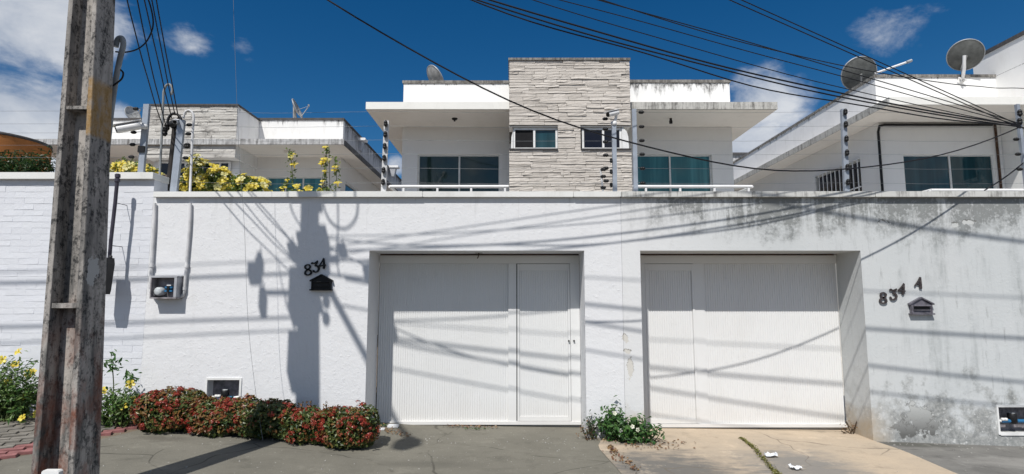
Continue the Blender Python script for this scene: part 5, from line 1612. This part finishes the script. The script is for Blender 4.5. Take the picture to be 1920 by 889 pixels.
def crumple(px, py, s, label, mat):
    x, y = G(px, py); rs = np.random.RandomState(int(px)); mb = MB(); n = 6; vs = []
    for j in range(n):
        for i in range(n):
            vs.append((x + (i / (n - 1) - .5) * s + rs.normal() * s * .04, y + (j / (n - 1) - .5) * s * .7 + rs.normal() * s * .04, g(x, y) + .02 + abs(rs.normal()) * s * .14))
    mb.add(vs, [(j * n + i, j * n + i + 1, (j + 1) * n + i + 1, (j + 1) * n + i) for j in range(n - 1) for i in range(n - 1)])
    o = mb.build('crumpled_paper', mat, None, label, 'litter', 'white litter on the ramp')
    return o


crumple(1446, 858, .12, 'larger white crumpled paper beside the mossy joint', M['paper'])
crumple(1492, 882, .10, 'torn white paper nearest the camera on the ramp', M['paper'])
x, y = G(738, 801)
MB().bbox(x - .07, x + .06, y - .03, y + .03, g(x, y) + .003, g(x, y) + .03).build('mortar_fragment', M['paper'], None, 'white mortar fragment by the left corner of the left gate', 'rubble')
x, y = G(715, 806)
MB().bbox(x - .03, x + .04, y - .02, y + .02, g(x, y) + .003, g(x, y) + .022).build('mortar_fragment', M['paper'], None, 'small pale rubble chip next to the red bush end', 'rubble')

# vines with yellow flowers behind the wall
rs = np.random.RandomState(31)


def vine(boxes, label, n, nf, seed, stringy=(), mat='leaf_vine'):
    rs = np.random.RandomState(seed)
    a = P(boxes[0][0], boxes[0][3], 7.5)
    t_ = thing('flowering_vine', label, 'vine', (a.x, 7.5, 2.3), 'yellow flowering vines behind the walls')
    P_, N_, F_ = [], [], []
    tot = sum((b[1] - b[0]) * (b[3] - b[2]) for b in boxes)
    for (pl, pr, pt, pb_) in boxes:
        Y = 7.55; A, B = P(pl, pt, Y), P(pr, pb_, Y); k = int(n * (pr - pl) * (pb_ - pt) / tot)
        c = np.array([(A.x + B.x) / 2, Y, B.z]); r = np.array([(B.x - A.x) / 2, .28, A.z - B.z])
        p, nn, d = mound(c, r, k * 2, rs, B.z - .25, shell=(.35, 1.0))
        P_ += list(p[:k]); N_ += list(nn[:k])
        kf = max(1, int(nf * (pr - pl) * (pb_ - pt) / tot))
        p, nn, d = mound(c, r, kf * 3, rs, B.z, shell=(.85, 1.06))
        F_ += [(p[i], d[i]) for i in range(min(kf, len(p)))]
    mb = MB()
    for pts in stringy:
        cr = catmull([tuple(P(x, y, 7.5)) for x, y in pts], 8); mb.tube(cr, .005, 4)
        for q in cr:
            for _ in range(3):
                P_.append(np.array(q) + rs.normal(size=3) * .03); N_.append(rs.normal(size=3) + [0, -.5, .5])
            if rs.rand() < .11: F_.append((np.array(q) + rs.normal(size=3) * .03 + np.array([0, -.04, 0]), np.array([0, -.3, 1.])))
    for k in range(24):
        q = P_[rs.randint(len(P_))]; mb.tube([(q[0] + rs.normal() * .1, 7.6, 2.3), tuple(q)], .005, 4)
    mb.build('stems', M['stem_green'], t_)
    add_leaves('foliage', M[mat], P_, N_, .030, t_, aspect=.42)
    for i, (q, d) in enumerate(F_):
        if i >= 280: break
        put_copy('flower', pales[i % 4] if rs.rand() < .25 else bells[i % 4], q, d + np.array([0, -.5, .3]), rs.uniform(.8, 1.4), t_)


pales = []
for k in range(4):
    me = bells[k].copy(); me.materials.clear(); me.materials.append(M['petal_pale']); pales.append(me)
vine([(335, 400, 310, 366), (385, 440, 316, 366), (425, 505, 328, 366), (360, 470, 340, 370), (366, 382, 292, 330)], 'dense yellow flowering vine over the clean wall left of the thin wire', 7600, 280, 41)
vine([(520, 610, 352, 368), (590, 625, 345, 368)], 'thin yellow flowering vine with two climbing shoots under the left house balcony', 420, 16, 42,
     stringy=(((552, 366), (549, 335), (546, 300), (545, 285)), ((612, 366), (608, 330), (611, 300), (613, 275)), ((520, 366), (530, 350), (540, 338)), ((628, 362), (631, 330), (628, 300))))
vine([(198, 240, 306, 326), (225, 290, 300, 326), (262, 305, 312, 350)], 'low yellow flowering vine over the brick wall beside the camera mast', 1300, 90, 43)
h_ = thing('hedge', 'dark green spiky hedge behind the brick wall at the far left', 'hedge', (-6.6, 8, 2.6))
rs = np.random.RandomState(3); P_, N_ = [], []
for (pl, pr, pt, pb_, k) in ((-120, 20, 288, 325, 1500), (0, 60, 284, 325, 900), (40, 100, 290, 326, 900), (70, 100, 276, 320, 220)):
    A, B = P(pl, pt, 7.6), P(pr, pb_, 7.6)
    p, nn, d = mound(((A.x + B.x) / 2, 7.6, B.z), ((B.x - A.x) / 2, .35, A.z - B.z), k * 2, rs, B.z - .3, shell=(.3, 1.05)); P_ += list(p[:k]); N_ += list(nn[:k])
add_leaves('foliage', M['leaf_hedge'], P_, N_, .042, h_, aspect=.22)
mb = MB()
for k in range(20): mb.tube([(-7.6 + k * .12, 7.7, 2.2), (-7.6 + k * .12 + rs.normal() * .05, 7.6, 3.2)], .008, 4)
mb.build('stems', M['stem'], h_)
